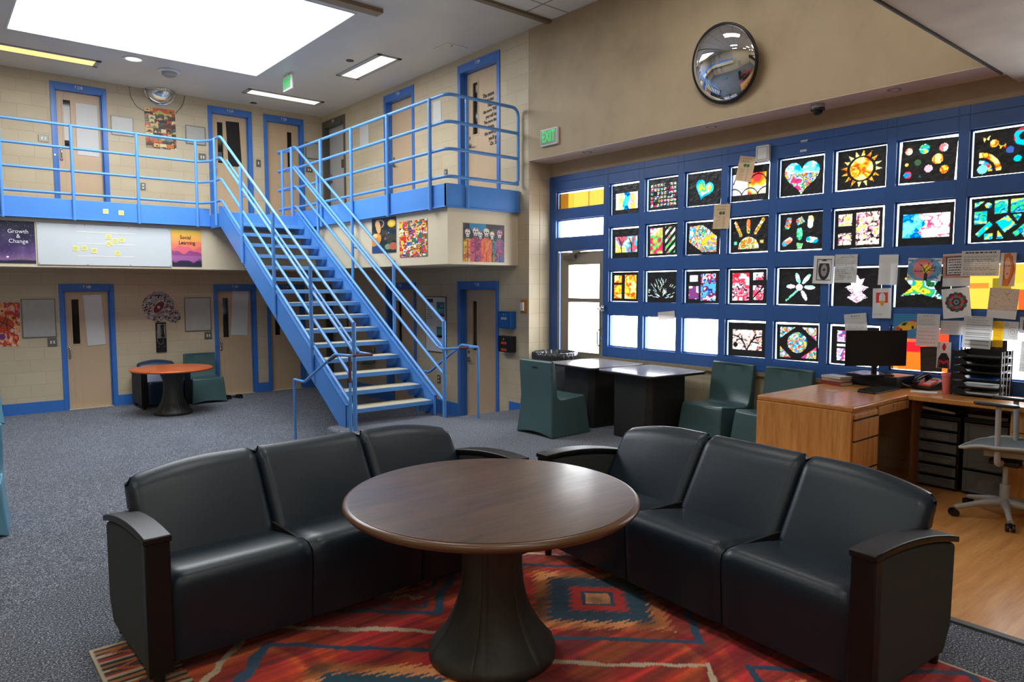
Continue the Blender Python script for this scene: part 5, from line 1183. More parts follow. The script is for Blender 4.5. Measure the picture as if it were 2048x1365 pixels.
def board(W, pts, lab, m='wbg', name='whiteboard', fr=True, tilt=0):
    u, z, w_, h_, t = quad_uz(W, pts); c = Vector(WALLS[W][0](u, 0, z)); o = thing(name, lab, 'whiteboard', c)
    b = MB(); wbox(b, W, u-w_/2, u+w_/2, .002, .014, z-h_/2, z+h_/2); b.build('surface', M[m], o, .002, glob=True)
    if fr:
        b = MB(); lattice(W, [u-w_/2-.006, u+w_/2+.006], [z-h_/2-.006, z+h_/2+.006], [(u-w_/2+.008, u+w_/2-.008, z-h_/2+.008, z+h_/2-.008)], .001, .018, b); b.build('frame', M['plate'], o, .002, glob=True)
    return o, u, z, w_, h_
board('N', [q7(118, 543), q7(300, 543), q7(305, 750), q7(122, 750)], 'small framed whiteboard beside the lower door T 108, near the left edge')
board('N', [q7(1007, 535), q7(1147, 535), q7(1152, 715), q7(1010, 715)], 'small framed whiteboard between the pay phone and the lower door T 109')
board('N', [z1(598, 622), z1(716, 640), z1(718, 738), z1(602, 722)], 'small framed whiteboard right of the upper door T 218')
board('N', [z1(1000, 675), z1(1105, 690), z1(1105, 785), z1(1003, 772)], 'small framed whiteboard left of the upper door T 219')
board('N', [z1(1645, 768), z1(1725, 778), z1(1725, 860), z1(1648, 855)], 'small framed whiteboard in the upper corner right of door T 220')
def card(name, W, u, z, w_, h_, lab, m='paper', t=0, d=.004, cat='paper', group=None, mm=None):
    b = MB(); R = Matrix.Rotation(t, 3, 'Z'); b.ob((0, 0, 0), w_, h_, .0025, R); o = b.build(name, mm or M[m]); o.location = WALLS[W][0](u, d, z); o.rotation_euler = WALLS[W][1]; return tag(o, lab, cat, group)
card('covering_sheet', 'N', 2.30, 1.135, .275, .87, 'tall white sheet taped crooked on the lower door T 108', t=.045, d=-.062)
card('covering_sheet', 'N', 4.785, 1.20, .31, .86, 'tall white sheet taped on the lower door T 109', t=-.065, d=-.062)
card('covering_sheet', 'N', 2.32, 4.365, .32, .86, 'tall white sheet taped on the upper door T 218', d=-.062)
card('covering_sheet', 'N', 4.765, 4.44, .25, .84, 'tall black sheet taped crooked on the upper door T 219', 'blackm', t=.04, d=-.062)
card('card', 'N', 2.035, 4.42, .10, .52, 'pale card inside the narrow pane of the upper door T 218', 'paper', d=-.088)
card('door_picture', 'N', 4.50, 4.18, .10, .17, 'small dark blue picture in the narrow pane of the upper door T 219', t=.1, d=-.088, mm=mat('dark_blue_print', (60, 80, 110), .5))
card('notice', 'E', 12.16, 4.515, .34, .43, 'white notice on the upper gallery wall left of the blue door T 222')
card('notice', 'E', 9.72, 4.51, .22, .36, 'narrow white notice on the upper gallery wall left of the door with the quotation')
card('restroom_sign', 'E', 13.28, 4.18, .11, .17, 'small brown sign on the grey upper door T 221', t=0, d=-.105, cat='sign', mm=mat('brown_sign', (96, 74, 62), .5))
card('card', 'E', 8.74, 4.60, .085, .09, 'tan card in the narrow pane of the upper door T 224', 'leafd', d=-.13)
# long white board on the fascia, with tape lines and sticky notes
o = thing('whiteboard', 'long frameless whiteboard on the fascia under the gallery railing', 'whiteboard', (2.335, 12.87, 2.36))
b = MB(); wbox(b, 'FN', 1.397, 3.275, .002, .016, 2.045, 2.677); b.build('surface', M['wboard'], o, .002, glob=True)
for k, (u0, u1, z) in enumerate(((1.912, 2.745, 2.562), (1.915, 2.737, 2.383), (1.912, 2.722, 2.188))):
    b = MB(); wbox(b, 'FN', u0, u1, .0155, .0175, z-.009, z+.009); b.build('tape_line', M['white'], o, glob=True)
for u, z in ((1.415, 2.655), (2.03, 2.668), (2.65, 2.665), (3.255, 2.655), (1.415, 2.065), (2.05, 2.058), (2.65, 2.058), (3.255, 2.065)):
    b = MB(); f_ = WALLS['FN'][0]; b.tube([f_(u, .012, z), f_(u, .019, z)], .007); b.build('screw', M['plate'], o, glob=True)
def note(W, u, z, t, lab, d, words):
    t_ = thing('sticky_note', lab, 'note', WALLS[W][0](u, 0, z), 0, 'yellow sticky notes below the railing')
    b = MB(); R = Matrix.Rotation(t, 3, 'Z'); b.ob((0, 0, 0), .075, .075, .0015, R); s_ = b.build('note_paper', M['note'], t_); s_.location = Vector(WALLS[W][0](u, d, z))-t_.location; s_.rotation_euler = WALLS[W][1]
    b = MB(); r_ = RS(int(u*1000))
    for i in range(2): y = .014-.024*i; pts = [(-.026+.0065*k, y+.009*(r_.rand()-.5), .0015) for k in range(9)]; b.tube(pts, .0016, 4)
    s_ = b.build('handwriting', M['ink'], t_); s_.location = Vector(WALLS[W][0](u, d, z))-t_.location; s_.rotation_euler = WALLS[W][1]
for u, z, t, lab in ((2.349, 2.504, -.03, 'topmost sticky note on the long whiteboard'), (2.443, 2.445, -.10, 'sticky note just right of the crooked one on the long whiteboard'), (2.541, 2.460, -.1, 'rightmost of the upper cluster of sticky notes on the long whiteboard'),
        (2.353, 2.394, .6, 'sticky note turned on its corner on the long whiteboard'), (1.894, 2.305, -.12, 'leftmost sticky note on the long whiteboard'), (2.008, 2.315, .12, 'second sticky note from the left on the long whiteboard'),
        (2.144, 2.277, -.08, 'third sticky note from the left on the long whiteboard'), (2.472, 2.246, 0, 'lowest sticky note by the bottom tape line of the long whiteboard')): note('FN', u, z, t, lab, .019, 2)
note('FN', 2.318, 2.897, 0, 'left of two sticky notes on the blue gallery channel', .074, 2); note('FN', 2.536, 2.889, -.03, 'right of two sticky notes on the blue gallery channel', .074, 2)
# pay phone
o = thing('pay_phone', 'black wall-mounted pay phone with a silver face under the helmet poster', 'telephone', (3.335, 13.98, .80)); f_ = WALLS['N'][0]
b = MB(); wbox(b, 'N', 3.247, 3.422, 0, .03, .525, 1.065); b.build('back_plate', M['black'], o, .006, glob=True)
b = MB(); wbox(b, 'N', 3.268, 3.405, .03, .06, .775, 1.035); b.build('phone_face', M['steel'], o, .006, glob=True)
b = MB(); b.tube(fillet([f_(3.345, .075, 1.00), f_(3.345, .10, .985), f_(3.352, .10, .84), f_(3.352, .075, .825)], .03), .017, 12); b.tube([f_(3.345, .065, 1.0), f_(3.345, .095, 1.0)], .03, 14); b.tube([f_(3.352, .065, .825), f_(3.352, .095, .825)], .03, 14); b.build('handset', M['black'], o, smooth=True, glob=True)
b = MB(); b.tube(fillet([f_(3.352, .08, .80), f_(3.36, .06, .70), f_(3.31, .05, .655), f_(3.262, .05, .72), f_(3.262, .045, .93)], .06, 8), .0055, 8); b.build('armoured_cord', M['steel'], o, smooth=True, glob=True)
for u in (3.285, 3.385): b = MB(); b.tube([f_(u, .03, .625), f_(u, .036, .625)], .008); b.build('screw', M['steel'], o, glob=True)
# notice board right of the stairs
o, u, z, w_, h_ = board('E', [z4(1232, 530), z4(1346, 530), z4(1346, 835), z4(1240, 825)], 'tall white notice board with teal notices seen through the right stair railing', 'paper', 'notice_board', fr=True)
o['category'] = 'notice board'
def pin(u, z, w_, h_, pic, lab): return tag(picture('notice', 'E', u, z, w_, h_, pic, None, 0, .018), lab, 'paper', 'notices pinned on the tall board')
p = Pic(30, 36, (20, 122, 134)); p.ell(.3, .3, .09, (20, 30, 40)); p.scrib(.42, .25, .9, .4, 2, (200, 220, 220), 1); p.scrib(.06, .55, .94, .9, 3, (180, 210, 210), 2); pin(9.645, 1.36, .23, .20, p, 'teal notice with white lettering at the top of the tall board')
p = Pic(30, 36, (226, 226, 222)); p.rect(0, 0, 1, .22, (120, 20, 50)); p.scrib(.1, .3, .95, .95, 7, (120, 120, 120), 3); pin(9.645, 1.16, .23, .21, p, 'white notice with a maroon band in the middle of the tall board')
p = Pic(30, 30, (20, 122, 134)); p.rect(0, .84, 1, 1, (120, 20, 50)); p.scrib(.06, .2, .94, .7, 3, (180, 210, 210), 2); pin(9.645, .97, .23, .17, p, 'lower teal notice with a maroon foot on the tall board')
p = Pic(30, 40, (222, 222, 218)); p.rect(0, 0, 1, .18, (44, 44, 46)); p.scrib(.1, .25, .9, .95, 7, (130, 130, 130), 5); pin(9.965, 1.33, .20, .36, p, 'white flyer with a black header at the top left of the tall board')
p = Pic(24, 36, (222, 222, 218)); p.rect(0, 0, 1, .2, (44, 44, 46)); p.scrib(.1, .25, .9, .95, 6, (150, 150, 150), 6); pin(9.63, .80, .17, .22, p, 'white flyer with a black header at the bottom of the tall board')
# blue and black drop boxes, thermostat
f_ = WALLS['E'][0]
def dropbox(lab, u0, u1, z0, z1, m, lm, nlab):
    o = thing('drop_box', lab, 'drop box', f_((u0+u1)/2, 0, z0)); d_ = .115
    b = MB(); wbox(b, 'E', u0, u1, 0, d_, z0, z1); b.build('box_body', m, o, .008, seg=3, glob=True)
    b = MB(); lattice('E', [u0+.02, u1-.02], [z0+.01, z1-.012], [(u0+.024, u1-.024, z0+.014, z1-.016)], d_, d_+.002, b); b.build('door_outline', M['blackm'], o, glob=True)
    b = MB(); b.tube([f_((u0+u1)/2+.0, d_, z1-.045), f_((u0+u1)/2, d_+.008, z1-.045)], .011); b.build('lock', M['chrome'], o, smooth=True, glob=True)
    for k in range(nlab):
        z = (z0+z1)/2+.02 if nlab == 1 else (z1-.10 if k == 0 else z0+.035)
        b = MB(); wbox(b, 'E', (u0+u1)/2-.058, (u0+u1)/2+.058, d_+.001, d_+.003, z-.015, z+.015); l_ = b.build('box_label', lm, o, glob=True)
        b = MB(); wbox(b, 'E', (u0+u1)/2-.046, (u0+u1)/2+.046, d_+.003, d_+.0035, z-.004, z+.004); b.build('label_print', M['ink'], l_, glob=True)
dropbox('bright blue metal drop box on the wall right of the lower door T 124', 7.745, 8.03, 1.112, 1.355, M['boxblue'], M['paper'], 1)
dropbox('black metal drop box with two orange labels below the blue one', 7.745, 8.03, .768, 1.000, M['black'], M['redsilk'], 2)
o = thing('thermostat', 'wall thermostat on a varnished wooden block above the drop boxes', 'thermostat', f_(7.57, 0, 1.34))
b = MB(); wbox(b, 'E', 7.51, 7.63, 0, .018, 1.34, 1.525); b.build('wooden_block', M['amber'], o, .003, glob=True)
b = MB(); wbox(b, 'E', 7.545, 7.605, .018, .05, 1.37, 1.49); b.build('housing', M['white'], o, .004, glob=True)
# drinking fountain seen through the stairs
o = thing('drinking_fountain', 'steel drinking fountain on the wall behind the stair treads', 'fountain', f_(12.12, 0, .2))
b = MB(); wbox(b, 'E', 11.86, 12.40, 0, .30, .26, .44); b.build('basin', M['steel'], o, .03, seg=4, glob=True)
b = MB(); wbox(b, 'E', 11.86, 12.40, 0, .05, .44, .58); b.build('splash_back', M['steel'], o, .01, glob=True)
b = MB(); b.tube(fillet([f_(12.25, .12, .43), f_(12.25, .12, .50), f_(12.25, .18, .50)], .02), .01); b.build('spout', M['chrome'], o, smooth=True, glob=True)
# conduit curves by the dome mirror
b = MB(); f_ = WALLS['N'][0]
b.tube(fillet([onY(*z1(697, 468), 13.975), onY(*z1(703, 520), 13.975), onY(*z1(735, 575), 13.975), onY(*z1(778, 600), 13.975)], .15, 6), .005, 6)
tag(b.build('cable', M['plate'], smooth=True), 'thin grey cable curving down left of the upper dome mirror', 'cable')
b = MB(); b.tube(fillet([onY(*z1(997, 517), 13.975), onY(*z1(985, 570), 13.975), onY(*z1(948, 610), 13.975)], .15, 6), .006, 6)
tag(b.build('cable', M['plate'], smooth=True), 'thin grey cable curving down right of the upper dome mirror', 'cable')
# ceiling: dome mirror
o = thing('dome_mirror', 'half-dome security mirror where the ceiling meets the far wall', 'mirror', (3.46, 13.98, 5.2))
b = MB(); R_ = .235; vs = []; fs = []; nr, ns = 10, 32
for i in range(nr+1):
    a = PI/2*i/nr
    for j in range(ns+1):
        q = PI+PI*j/ns; vs.append((3.46+R_*math.sin(a)*math.cos(q), 13.975+R_*math.sin(a)*math.sin(q), 5.20-R_*.95*math.cos(a)))
for i in range(nr):
    for j in range(ns): k = i*(ns+1)+j; fs.append((k, k+1, k+ns+2, k+ns+1))
b.add(vs, fs); b.build('mirror_face', M['mirror'], o, smooth=True, ang=180, glob=True)
b = MB(); b.tube([(3.46+(R_+.012)*math.cos(PI*j/24), 13.968, 5.20-(R_+.012)*.97*math.sin(PI*j/24)) for j in range(25)], .016, 8); b.build('rim', M['chrome'], o, smooth=True, glob=True)
b = MB(); b.tube([(3.46+(R_+.01)*math.cos(PI+PI*j/24), 13.975+(R_+.01)*math.sin(PI+PI*j/24), 5.192) for j in range(25)], .010, 8); b.build('rim', M['chrome'], o, smooth=True, glob=True)
# fluorescent fixtures
def fixture(lab, x0, x1, y0, y1, m, fr=.045, power=0, col=(1, .95, .8)):
    o = thing('ceiling_light', lab, 'light', ((x0+x1)/2, (y0+y1)/2, CEIL))
    b = MB(); z0, z1_ = CEIL-.014, CEIL
    b.box(x0, x1, y0, y0+fr, z0, z1_); b.box(x0, x1, y1-fr, y1, z0, z1_); b.box(x0, x0+fr*1.6, y0, y1, z0, z1_); b.box(x1-fr*1.6, x1, y0, y1, z0, z1_); b.build('frame', M['lgrey'], o, .002, glob=True)
    b = MB(); b.box(x0+fr*1.6, x1-fr*1.6, y0+fr, y1-fr, CEIL-.008, CEIL-.001); b.build('diffuser', m, o, glob=True)
    return o
fixture('long ceiling light glowing amber, near the left edge', 0.55, 2.34, 12.74, 13.11, M['lampy'])
fixture('long ceiling light glowing white above the stair head', 4.62, 6.05, 12.78, 13.12, M['lampw'])
fixture('ceiling light glowing yellow-white right of the green exit sign', 5.45, 5.86, 9.66, 11.06, M['lampw'])
def disc(name, lab, cat, c, r_, parts, z=CEIL):
    o = thing(name, lab, cat, (c[0], c[1], z)); 
    for nm, prof, m in parts: b = MB(); b.lathe(prof, seg=32); b.build(nm, m, o, smooth=True)
    return o
disc('downlight', 'round lit recessed lamp near the skylight corner', 'light', (2.695, 12.304), .1, [('trim_ring', [(.15, 0), (.15, -.008), (.115, -.010), (.112, 0)], M['white']), ('lens', [(.112, -.002), (.06, -.007), (0, -.008)], M['lampr'])])
disc('smoke_detector', 'white cone-shaped smoke detector above the dome mirror', 'detector', (3.276, 12.60), .1, [('base', [(.17, 0), (.17, -.02), (.13, -.03)], M['white']), ('head', [(.12, -.02), (.105, -.075), (.05, -.10), (0, -.102)], mat('grey_detector', (140, 140, 140), .5))])
disc('speaker_hole', 'small dark round fitting on the ceiling between the exit sign and the long light', 'ceiling fitting', (5.282, 10.24), .05, [('ring', [(.06, 0), (.06, -.008), (0, -.008)], M['black'])])
disc('speaker_hole', 'small dark round fitting on the ceiling above the upper door T 219', 'ceiling fitting', (5.047, 13.72), .05, [('ring', [(.06, 0), (.06, -.008), (0, -.008)], M['black'])])
disc('speaker_hole', 'small dark round fitting on the ceiling at the far left edge', 'ceiling fitting', (1.03, 13.55), .05, [('ring', [(.06, 0), (.06, -.008), (0, -.008)], M['black'])])
o = thing('access_panel', 'flush square access panel in the ceiling above the upper door T 224', 'panel', (6.16, 8.76, CEIL))
b = MB(); b.box(5.97, 6.34, 8.60, 8.94, CEIL-.006, CEIL); b.build('panel_door', M['gyp'], o, .002, glob=True); b = MB(); b.tube([(6.09, 8.66, CEIL-.012), (6.09, 8.66, CEIL)], .012); b.build('lock', M['black'], o, glob=True)
# soffit spots and camera
for y, lab in ((6.519, 'recessed spot in the soffit nearest the outside door'), (4.642, 'recessed spot in the soffit above the tissue sun'), (2.755, 'recessed spot in the soffit nearest the right edge')):
    disc('soffit_spot', lab, 'light', (6.70, y), .06, [('trim_ring', [(.062, 0), (.06, -.007), (.042, -.008), (.04, 0)], M['chrome']), ('lamp', [(.042, -.001), (0, -.004)], M['plate'])], 3.446)
o = thing('dome_camera', 'small black dome security camera hanging under the soffit', 'camera', (6.66, 3.43, 3.446))
b = MB(); b.lathe([(.062, 0), (.062, -.045), (.055, -.05)], seg=28); b.build('base', M['lgrey'], o, smooth=True)
b = MB(); b.lathe([(.064, -.045), (.064, -.062), (.052, -.066)], seg=28); b.build('collar', M['black'], o, smooth=True)
b = MB(); b.lathe([(.045, -.062), (.042, -.085), (.026, -.105), (0, -.112)], seg=28); b.build('dome', M['dark'], o, smooth=True, ang=80)
# exit signs
def exitsign(lab, c, R, s=1, mount=None):
    o = thing('exit_sign', lab, 'sign', c); o.rotation_euler = (0, 0, R)
    b = MB(); b.box(-.15*s, .15*s, -.02, .02, -.10*s, .10*s); b.build('housing', M['white'], o, .012, seg=3)
    b = MB(); b.box(-.135*s, .135*s, -.0215, -.020, -.082*s, .082*s); b.build('sign_face', mat('pale_green_sign_face', (132, 146, 138), .4) if 'pale_green_sign_face' not in bpy.data.materials else bpy.data.materials['pale_green_sign_face'], o)  # sign face in one even pale grey-green
    cu = bpy.data.curves.new('exit_lettering', 'FONT'); cu.body = 'EXIT'; cu.size = .18*s; cu.align_x = 'CENTER'; cu.align_y = 'CENTER'; cu.extrude = .001; cu.offset = .003; cu.materials.append(M['green'])
    t_ = bpy.data.objects.new('exit_lettering', cu); C.objects.link(t_); t_.parent = o; t_.location = (0, -.0235, 0); t_.rotation_euler = (PI/2, 0, 0); t_.scale = (.62, 1, 1)
    if mount: b = MB(); b.box(-.02, .02, -.012, .012, .09*s, mount); b.build('mount', M['white'], o)
    return o
exitsign('green EXIT sign hanging from the ceiling by the skylight', (4.83, 11.55, 5.055), -PI/2+.0, 1.15, .145)
exitsign('green EXIT sign on the tan wall above the outside door', (6.515, 7.03, 3.69), -PI/2, 1.12)
# big convex mirror
o = thing('convex_mirror', 'large round convex mirror with a black rim high on the tan wall', 'mirror', (6.445, 4.315, 3.985))
Rm = .375; tilt = Matrix.Rotation(-PI/2, 3, 'Y')
b = MB(); prof = [(Rm*math.sin(a), .14*math.cos(a)**1.3+.02) for a in [PI/2*(1-i/16) for i in range(17)]]
b.lathe([(r_, h_) for r_, h_ in prof], seg=72); mo_ = b.build('mirror_face', M['mirror'], o, smooth=True, ang=180)
b = MB(); b.lathe([(Rm-.01, .02), (Rm+.012, .015), (Rm+.016, .035), (Rm+.004, .045), (Rm-.012, .035)], seg=72); r2 = b.build('rim', M['black'], o, smooth=True, ang=180)
b = MB(); b.lathe([(.10, -.06), (.10, .03)], seg=24); r3 = b.build('mounting', M['black'], o)
for q in (mo_, r2, r3): q.rotation_euler = (0, -PI/2-.24, -.03)
# white box on the window frame, labels
u, z, w_, h_, _ = quad_uz('WIN', [z5(432, 190), z5(575, 155), z5(590, 315), z5(432, 332)])
o = thing('wall_box', 'square white plastic box on the blue frame above the tissue pictures', 'box', WALLS['WIN'][0](u, 0, z))
b = MB(); wbox(b, 'WIN', u-.078, u+.078, 0, .05, z-.085, z+.085); b.build('housing', M['white'], o, .012, seg=3, glob=True)
b = MB(); lattice('WIN', [u-.06, u+.06], [z-.066, z+.066], [(u-.056, u+.056, z-.062, z+.062)], .049, .052, b); b.build('cover_outline', M['plate'], o, glob=True)
for pts, lab in (([z5(888, 105), z5(962, 100), z5(960, 122), z5(888, 130)], 'upper of two tiny white labels on the blue frame'), ([z5(880, 208), z5(952, 202), z5(950, 222), z5(880, 228)], 'lower of two tiny white labels on the blue frame')):
    u, z, w_, h_, _ = quad_uz('WIN', pts); card('frame_label', 'WIN', u, z, .07, .022, lab, d=.004, cat='label')
# troffers in the tile ceiling over this end of the room
for x in (-1.2, 1.85, 4.9):
    for y in (-2.3, 1.0, 4.3):
        o = fixture('square tile-ceiling light over the near end of the room', x-.30, x+.30, y-.60, y+.60, M['lampw'], .03); o['group'] = 'tile ceiling lights'
        area('troffer_lamp', (x, y, CEIL-.03), (0, 0, 0), .5, 1.1, 24, (1, .99, .96))
# ================================================================= the desk corner
ZD = .805
o = thing('desk', 'golden oak desk with a drawer stack, standing out from the window wall', 'desk', (5.32, 2.39, 0))
b = MB(); b.prism([(5.305, 2.385), (6.92, 2.385), (6.92, 3.19), (5.325, 3.19)], 'z', ZD-.042, ZD); b.build('desktop', M['oakx'], o, .012, seg=4, glob=True)
b = MB(); b.prism([(5.30, 2.395), (5.33, 2.395), (5.34, 3.18), (5.31, 3.18)], 'z', 0, ZD-.042); b.build('side_panel', M['oak'], o, .003, glob=True)
b = MB(); b.box(5.33, 6.90, 3.15, 3.17, 0, ZD-.042); b.build('back_panel', M['oak'], o, glob=True)
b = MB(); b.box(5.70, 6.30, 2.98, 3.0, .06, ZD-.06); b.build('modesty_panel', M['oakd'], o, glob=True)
b = MB(); b.box(5.325, 5.745, 2.40, 3.10, .05, ZD-.045); b.build('drawer_case', M['oak'], o, .002, glob=True)
b = MB(); b.box(5.34, 5.735, 2.385, 2.40, ZD-.10, ZD-.062); b.build('pull_out_shelf', M['oak'], o, .003, glob=True)
for z0, z1 in ((.545, .695), (.31, .535), (.06, .30)):
    b = MB(); b.box(5.335, 5.742, 2.378, 2.398, z0, z1); d_ = b.build('drawer', M['oak'], o, .003, glob=True)
    b = MB(); b.box(5.335, 5.742, 2.376, 2.396, z1, z1+.007); b.build('finger_gap', M['blackm'], d_, glob=True)
b = MB(); b.box(5.75, 6.33, 2.385, 2.405, ZD-.115, ZD-.045); b.build('centre_drawer', M['oak'], o, .003, glob=True)
b = MB(); b.tube([(6.02, 2.38, ZD-.06), (6.02, 2.386, ZD-.06)], .009); b.build('lock', M['plate'], o, glob=True)
b = MB(); b.box(5.36, 5.73, 2.45, 3.05, 0, .05); b.build('plinth', M['blackm'], o, glob=True)
o = thing('counter', 'oak counter running along the windows from the desk', 'counter', (6.6, 2.0, 0))
b = MB(); b.prism([(6.29, 2.384), (6.92, 2.384), (6.92, -1.2), (6.285, -1.2)], 'z', ZD-.042, ZD-.001); b.build('countertop', M['oakx'], o, .006, seg=3, glob=True)
b = MB(); b.box(6.36, 6.90, 1.05, 1.67, .05, ZD-.045); b.build('cabinet_case', M['oak'], o, .003, glob=True)
for z0, z1 in ((.60, .755), (.34, .59), (.06, .33)): b = MB(); b.box(6.342, 6.362, 1.06, 1.66, z0, z1); b.build('drawer', M['oak'], o, .003, glob=True)
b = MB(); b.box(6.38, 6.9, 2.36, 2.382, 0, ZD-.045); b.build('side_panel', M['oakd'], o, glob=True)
# plastic drawer towers
def tower(lab, y0, y1, ztop, n, X0=6.52):
    t_ = thing('drawer_tower', lab, 'drawer unit', (X0+.16, (y0+y1)/2, 0), 0)
    b = MB(); e = .012
    b.box(X0+.01, 6.88, y0, y0+e, .02, ztop); b.box(X0+.01, 6.88, y1-e, y1, .02, ztop); b.box(X0, 6.88, y0, y1, ztop, ztop+.018); b.box(X0+.3, 6.88, y0, y1, .02, ztop)
    h = (ztop-.03)/n
    for i in range(n+1): b.box(X0+.005, 6.88, y0, y1, .02+h*i-.006, .02+h*i+.008)
    for y in (y0+.03, y1-.03): b.box(X0+.03, X0+.07, y-.015, y+.015, 0, .03)
    b.build('tower_frame', M['black'], t_, .003, glob=True)
    cols_ = [(200, 60, 50), (230, 170, 60), (60, 80, 130), (220, 220, 214), (120, 60, 50), (60, 120, 80)]; rr = RS(n)
    for i in range(n):
        z0, z1 = .02+h*i+.012, .02+h*(i+1)-.012
        b = MB(); g = .014
        b.box(X0-.014, X0-.008, y0+g, y1-g, z0, z1); b.box(X0-.014, X0+.26, y0+g, y0+g+.004, z0, z1); b.box(X0-.014, X0+.26, y1-g-.004, y1-g, z0, z1); b.box(X0-.014, X0+.26, y0+g, y1-g, z0, z0+.004)
        d_ = b.build('drawer', M['frost'], t_, .002, glob=True)
        b = MB(); lattice_box(b, X0-.018, X0-.013, y0+g, y1-g, z0, z1, .028); b.build('drawer_rim', M['clear'], d_, .002, glob=True)
    return t_
def lattice_box(b, x0, x1, y0, y1, z0, z1, e):
    b.box(x0, x1, y0, y0+e, z0, z1); b.box(x0, x1, y1-e, y1, z0, z1); b.box(x0, x1, y0+e, y1-e, z0, z0+e*.5); b.box(x0, x1, y0+e, y1-e, z1-e*.4, z1)
tower('black and clear plastic tower of six shallow drawers under the counter', 2.06, 2.375, .61, 6)
tower('black and clear plastic tower of three deep drawers under the counter', 1.705, 2.035, .62, 3)
def item(name, lab, cat, c, parts, rz=0, group=None):
    t_ = thing(name, lab, cat, c, rz, group)
    for nm, bb, m, bv in parts: bb.build(nm, m, t_, bv, smooth=bv < 0) if bv >= 0 else bb.build(nm, m, t_, 0, smooth=True)
    return t_
def bxs(*a): b = MB(); b.ob(*a); return b
def inside(lab, cat, name, c, s_, m, rz=0): o = bxs((0, 0, s_[2]/2), *s_).build(name, m, None, .004); o.location = c; o.rotation_euler = (0, 0, rz); return tag(o, lab, cat)
h6 = (.61-.03)/6
inside('white roll lying in the top drawer of the six-drawer tower', 'supplies', 'paper_roll', (6.56, 2.22, .02+h6*5+.02), (.05, .20, .04), M['paper'])
inside('red marker box in the second drawer of the six-drawer tower', 'supplies', 'marker_box', (6.56, 2.24, .02+h6*4+.02), (.05, .16, .03), M['red'])
inside('yellow folder in the fourth drawer of the six-drawer tower', 'supplies', 'folder', (6.57, 2.22, .02+h6*2+.02), (.06, .24, .012), M['note'])
inside('dark pouch in the middle drawer of the three-drawer tower', 'supplies', 'pouch', (6.57, 1.80, .245), (.06, .09, .11), M['blackm'])
inside('crumpled white bag in the bottom drawer of the three-drawer tower', 'supplies', 'plastic_bag', (6.57, 1.87, .05), (.06, .10, .08), M['paper'])
inside('silver laptop-sized box stacked on the three-drawer tower', 'supplies', 'flat_box', (6.66, 1.87, .64), (.26, .28, .03), M['plate'])
# ring binders on the six-drawer tower
o = thing('ring_binder', 'black ring binder tilted on top of the six-drawer tower', 'binder', (6.66, 2.24, .632)); R = Matrix.Rotation(.16, 3, 'X')
b = MB(); b.ob((0, 0, .055), .24, .29, .006, R); b.ob((0, 0, .012), .24, .29, .006); b.build('cover', M['black'], o, .002)
b = MB(); b.ob((0, 0, .032), .21, .26, .02, Matrix.Rotation(.08, 3, 'X')); b.build('pages', M['paper'], o)
# monitor on the black computer case
rt = Vector((.7678, -.6407, 0)); az = -YAW
o = thing('computer_case', 'flat black computer case under the monitor', 'computer', (6.70, 2.80, ZD), -.08)
b = MB(); b.box(-.13, .19, -.235, .235, .006, .105); b.build('case_body', M['black'], o, .005)
b = MB(); [b.box(-.1335, -.128, -.22, .22, .02+.012*i, .026+.012*i) for i in range(6)]; b.build('front_grille', M['blackm'], o)
MZ = .985
o = thing('monitor', 'wide black flat-screen monitor standing on the computer case', 'monitor', (6.56, 2.765, ZD+.105), az)
b = MB(); b.box(-.275, .275, -.0, .012, .085, .405); b.build('screen_housing', M['black'], o, .004)
b = MB(); b.box(-.268, .268, -.002, .001, .093, .399); b.build('screen', mat('dark_screen', (20, 18, 18), .28), o)
b = MB(); b.box(-.16, .16, .01, .05, .13, .34); b.build('rear_cover', M['black'], o, .01)
b = MB(); b.box(-.02, .02, .012, .04, .0, .15); b.build('stand_neck', M['black'], o, .003)
b = MB(); b.box(-.14, .14, -.06, .12, .001, .012); b.build('stand_base', mat('satin_dark_metal', (52, 50, 50), .3), o, .004)
b = MB(); b.tube(fillet([(6.62, 2.76, ZD+.13), (6.60, 2.66, ZD+.10), (6.66, 2.54, ZD+.03), (6.74, 2.52, ZD+.01)], .06), .004, 6); tag(b.build('cable', M['lgrey'], smooth=True), 'grey cable hanging from the monitor towards the telephone', 'cable')
# books
for k, (w_, d_, h_, m_, lab, rz) in enumerate(((.15, .24, .032, mat('dark_red_cover', (130, 40, 36), .5), 'dark red book at the bottom of the pile left of the monitor', -.35), (.14, .21, .028, mat('tan_cover', (170, 140, 110), .5), 'tan book in the middle of the pile left of the monitor', -.2), (.15, .22, .022, mat('pale_cover', (190, 186, 180), .5), 'pale book with loose papers on top of the pile left of the monitor', -.3))):
    o = thing('book', lab, 'book', (6.47, 3.07, ZD+sum((.032, .028, .022)[:k])), rz)
    b = MB(); b.box(-w_/2, w_/2, -d_/2, d_/2, 0, .004); b.box(-w_/2, w_/2, -d_/2, d_/2, h_-.004, h_); b.box(-w_/2, -w_/2+.004, -d_/2, d_/2, 0, h_); b.build('cover', m_, o, .001)
    b = MB(); b.box(-w_/2+.003, w_/2-.005, -d_/2+.005, d_/2-.005, .004, h_-.004); b.build('pages', M['paper'], o)
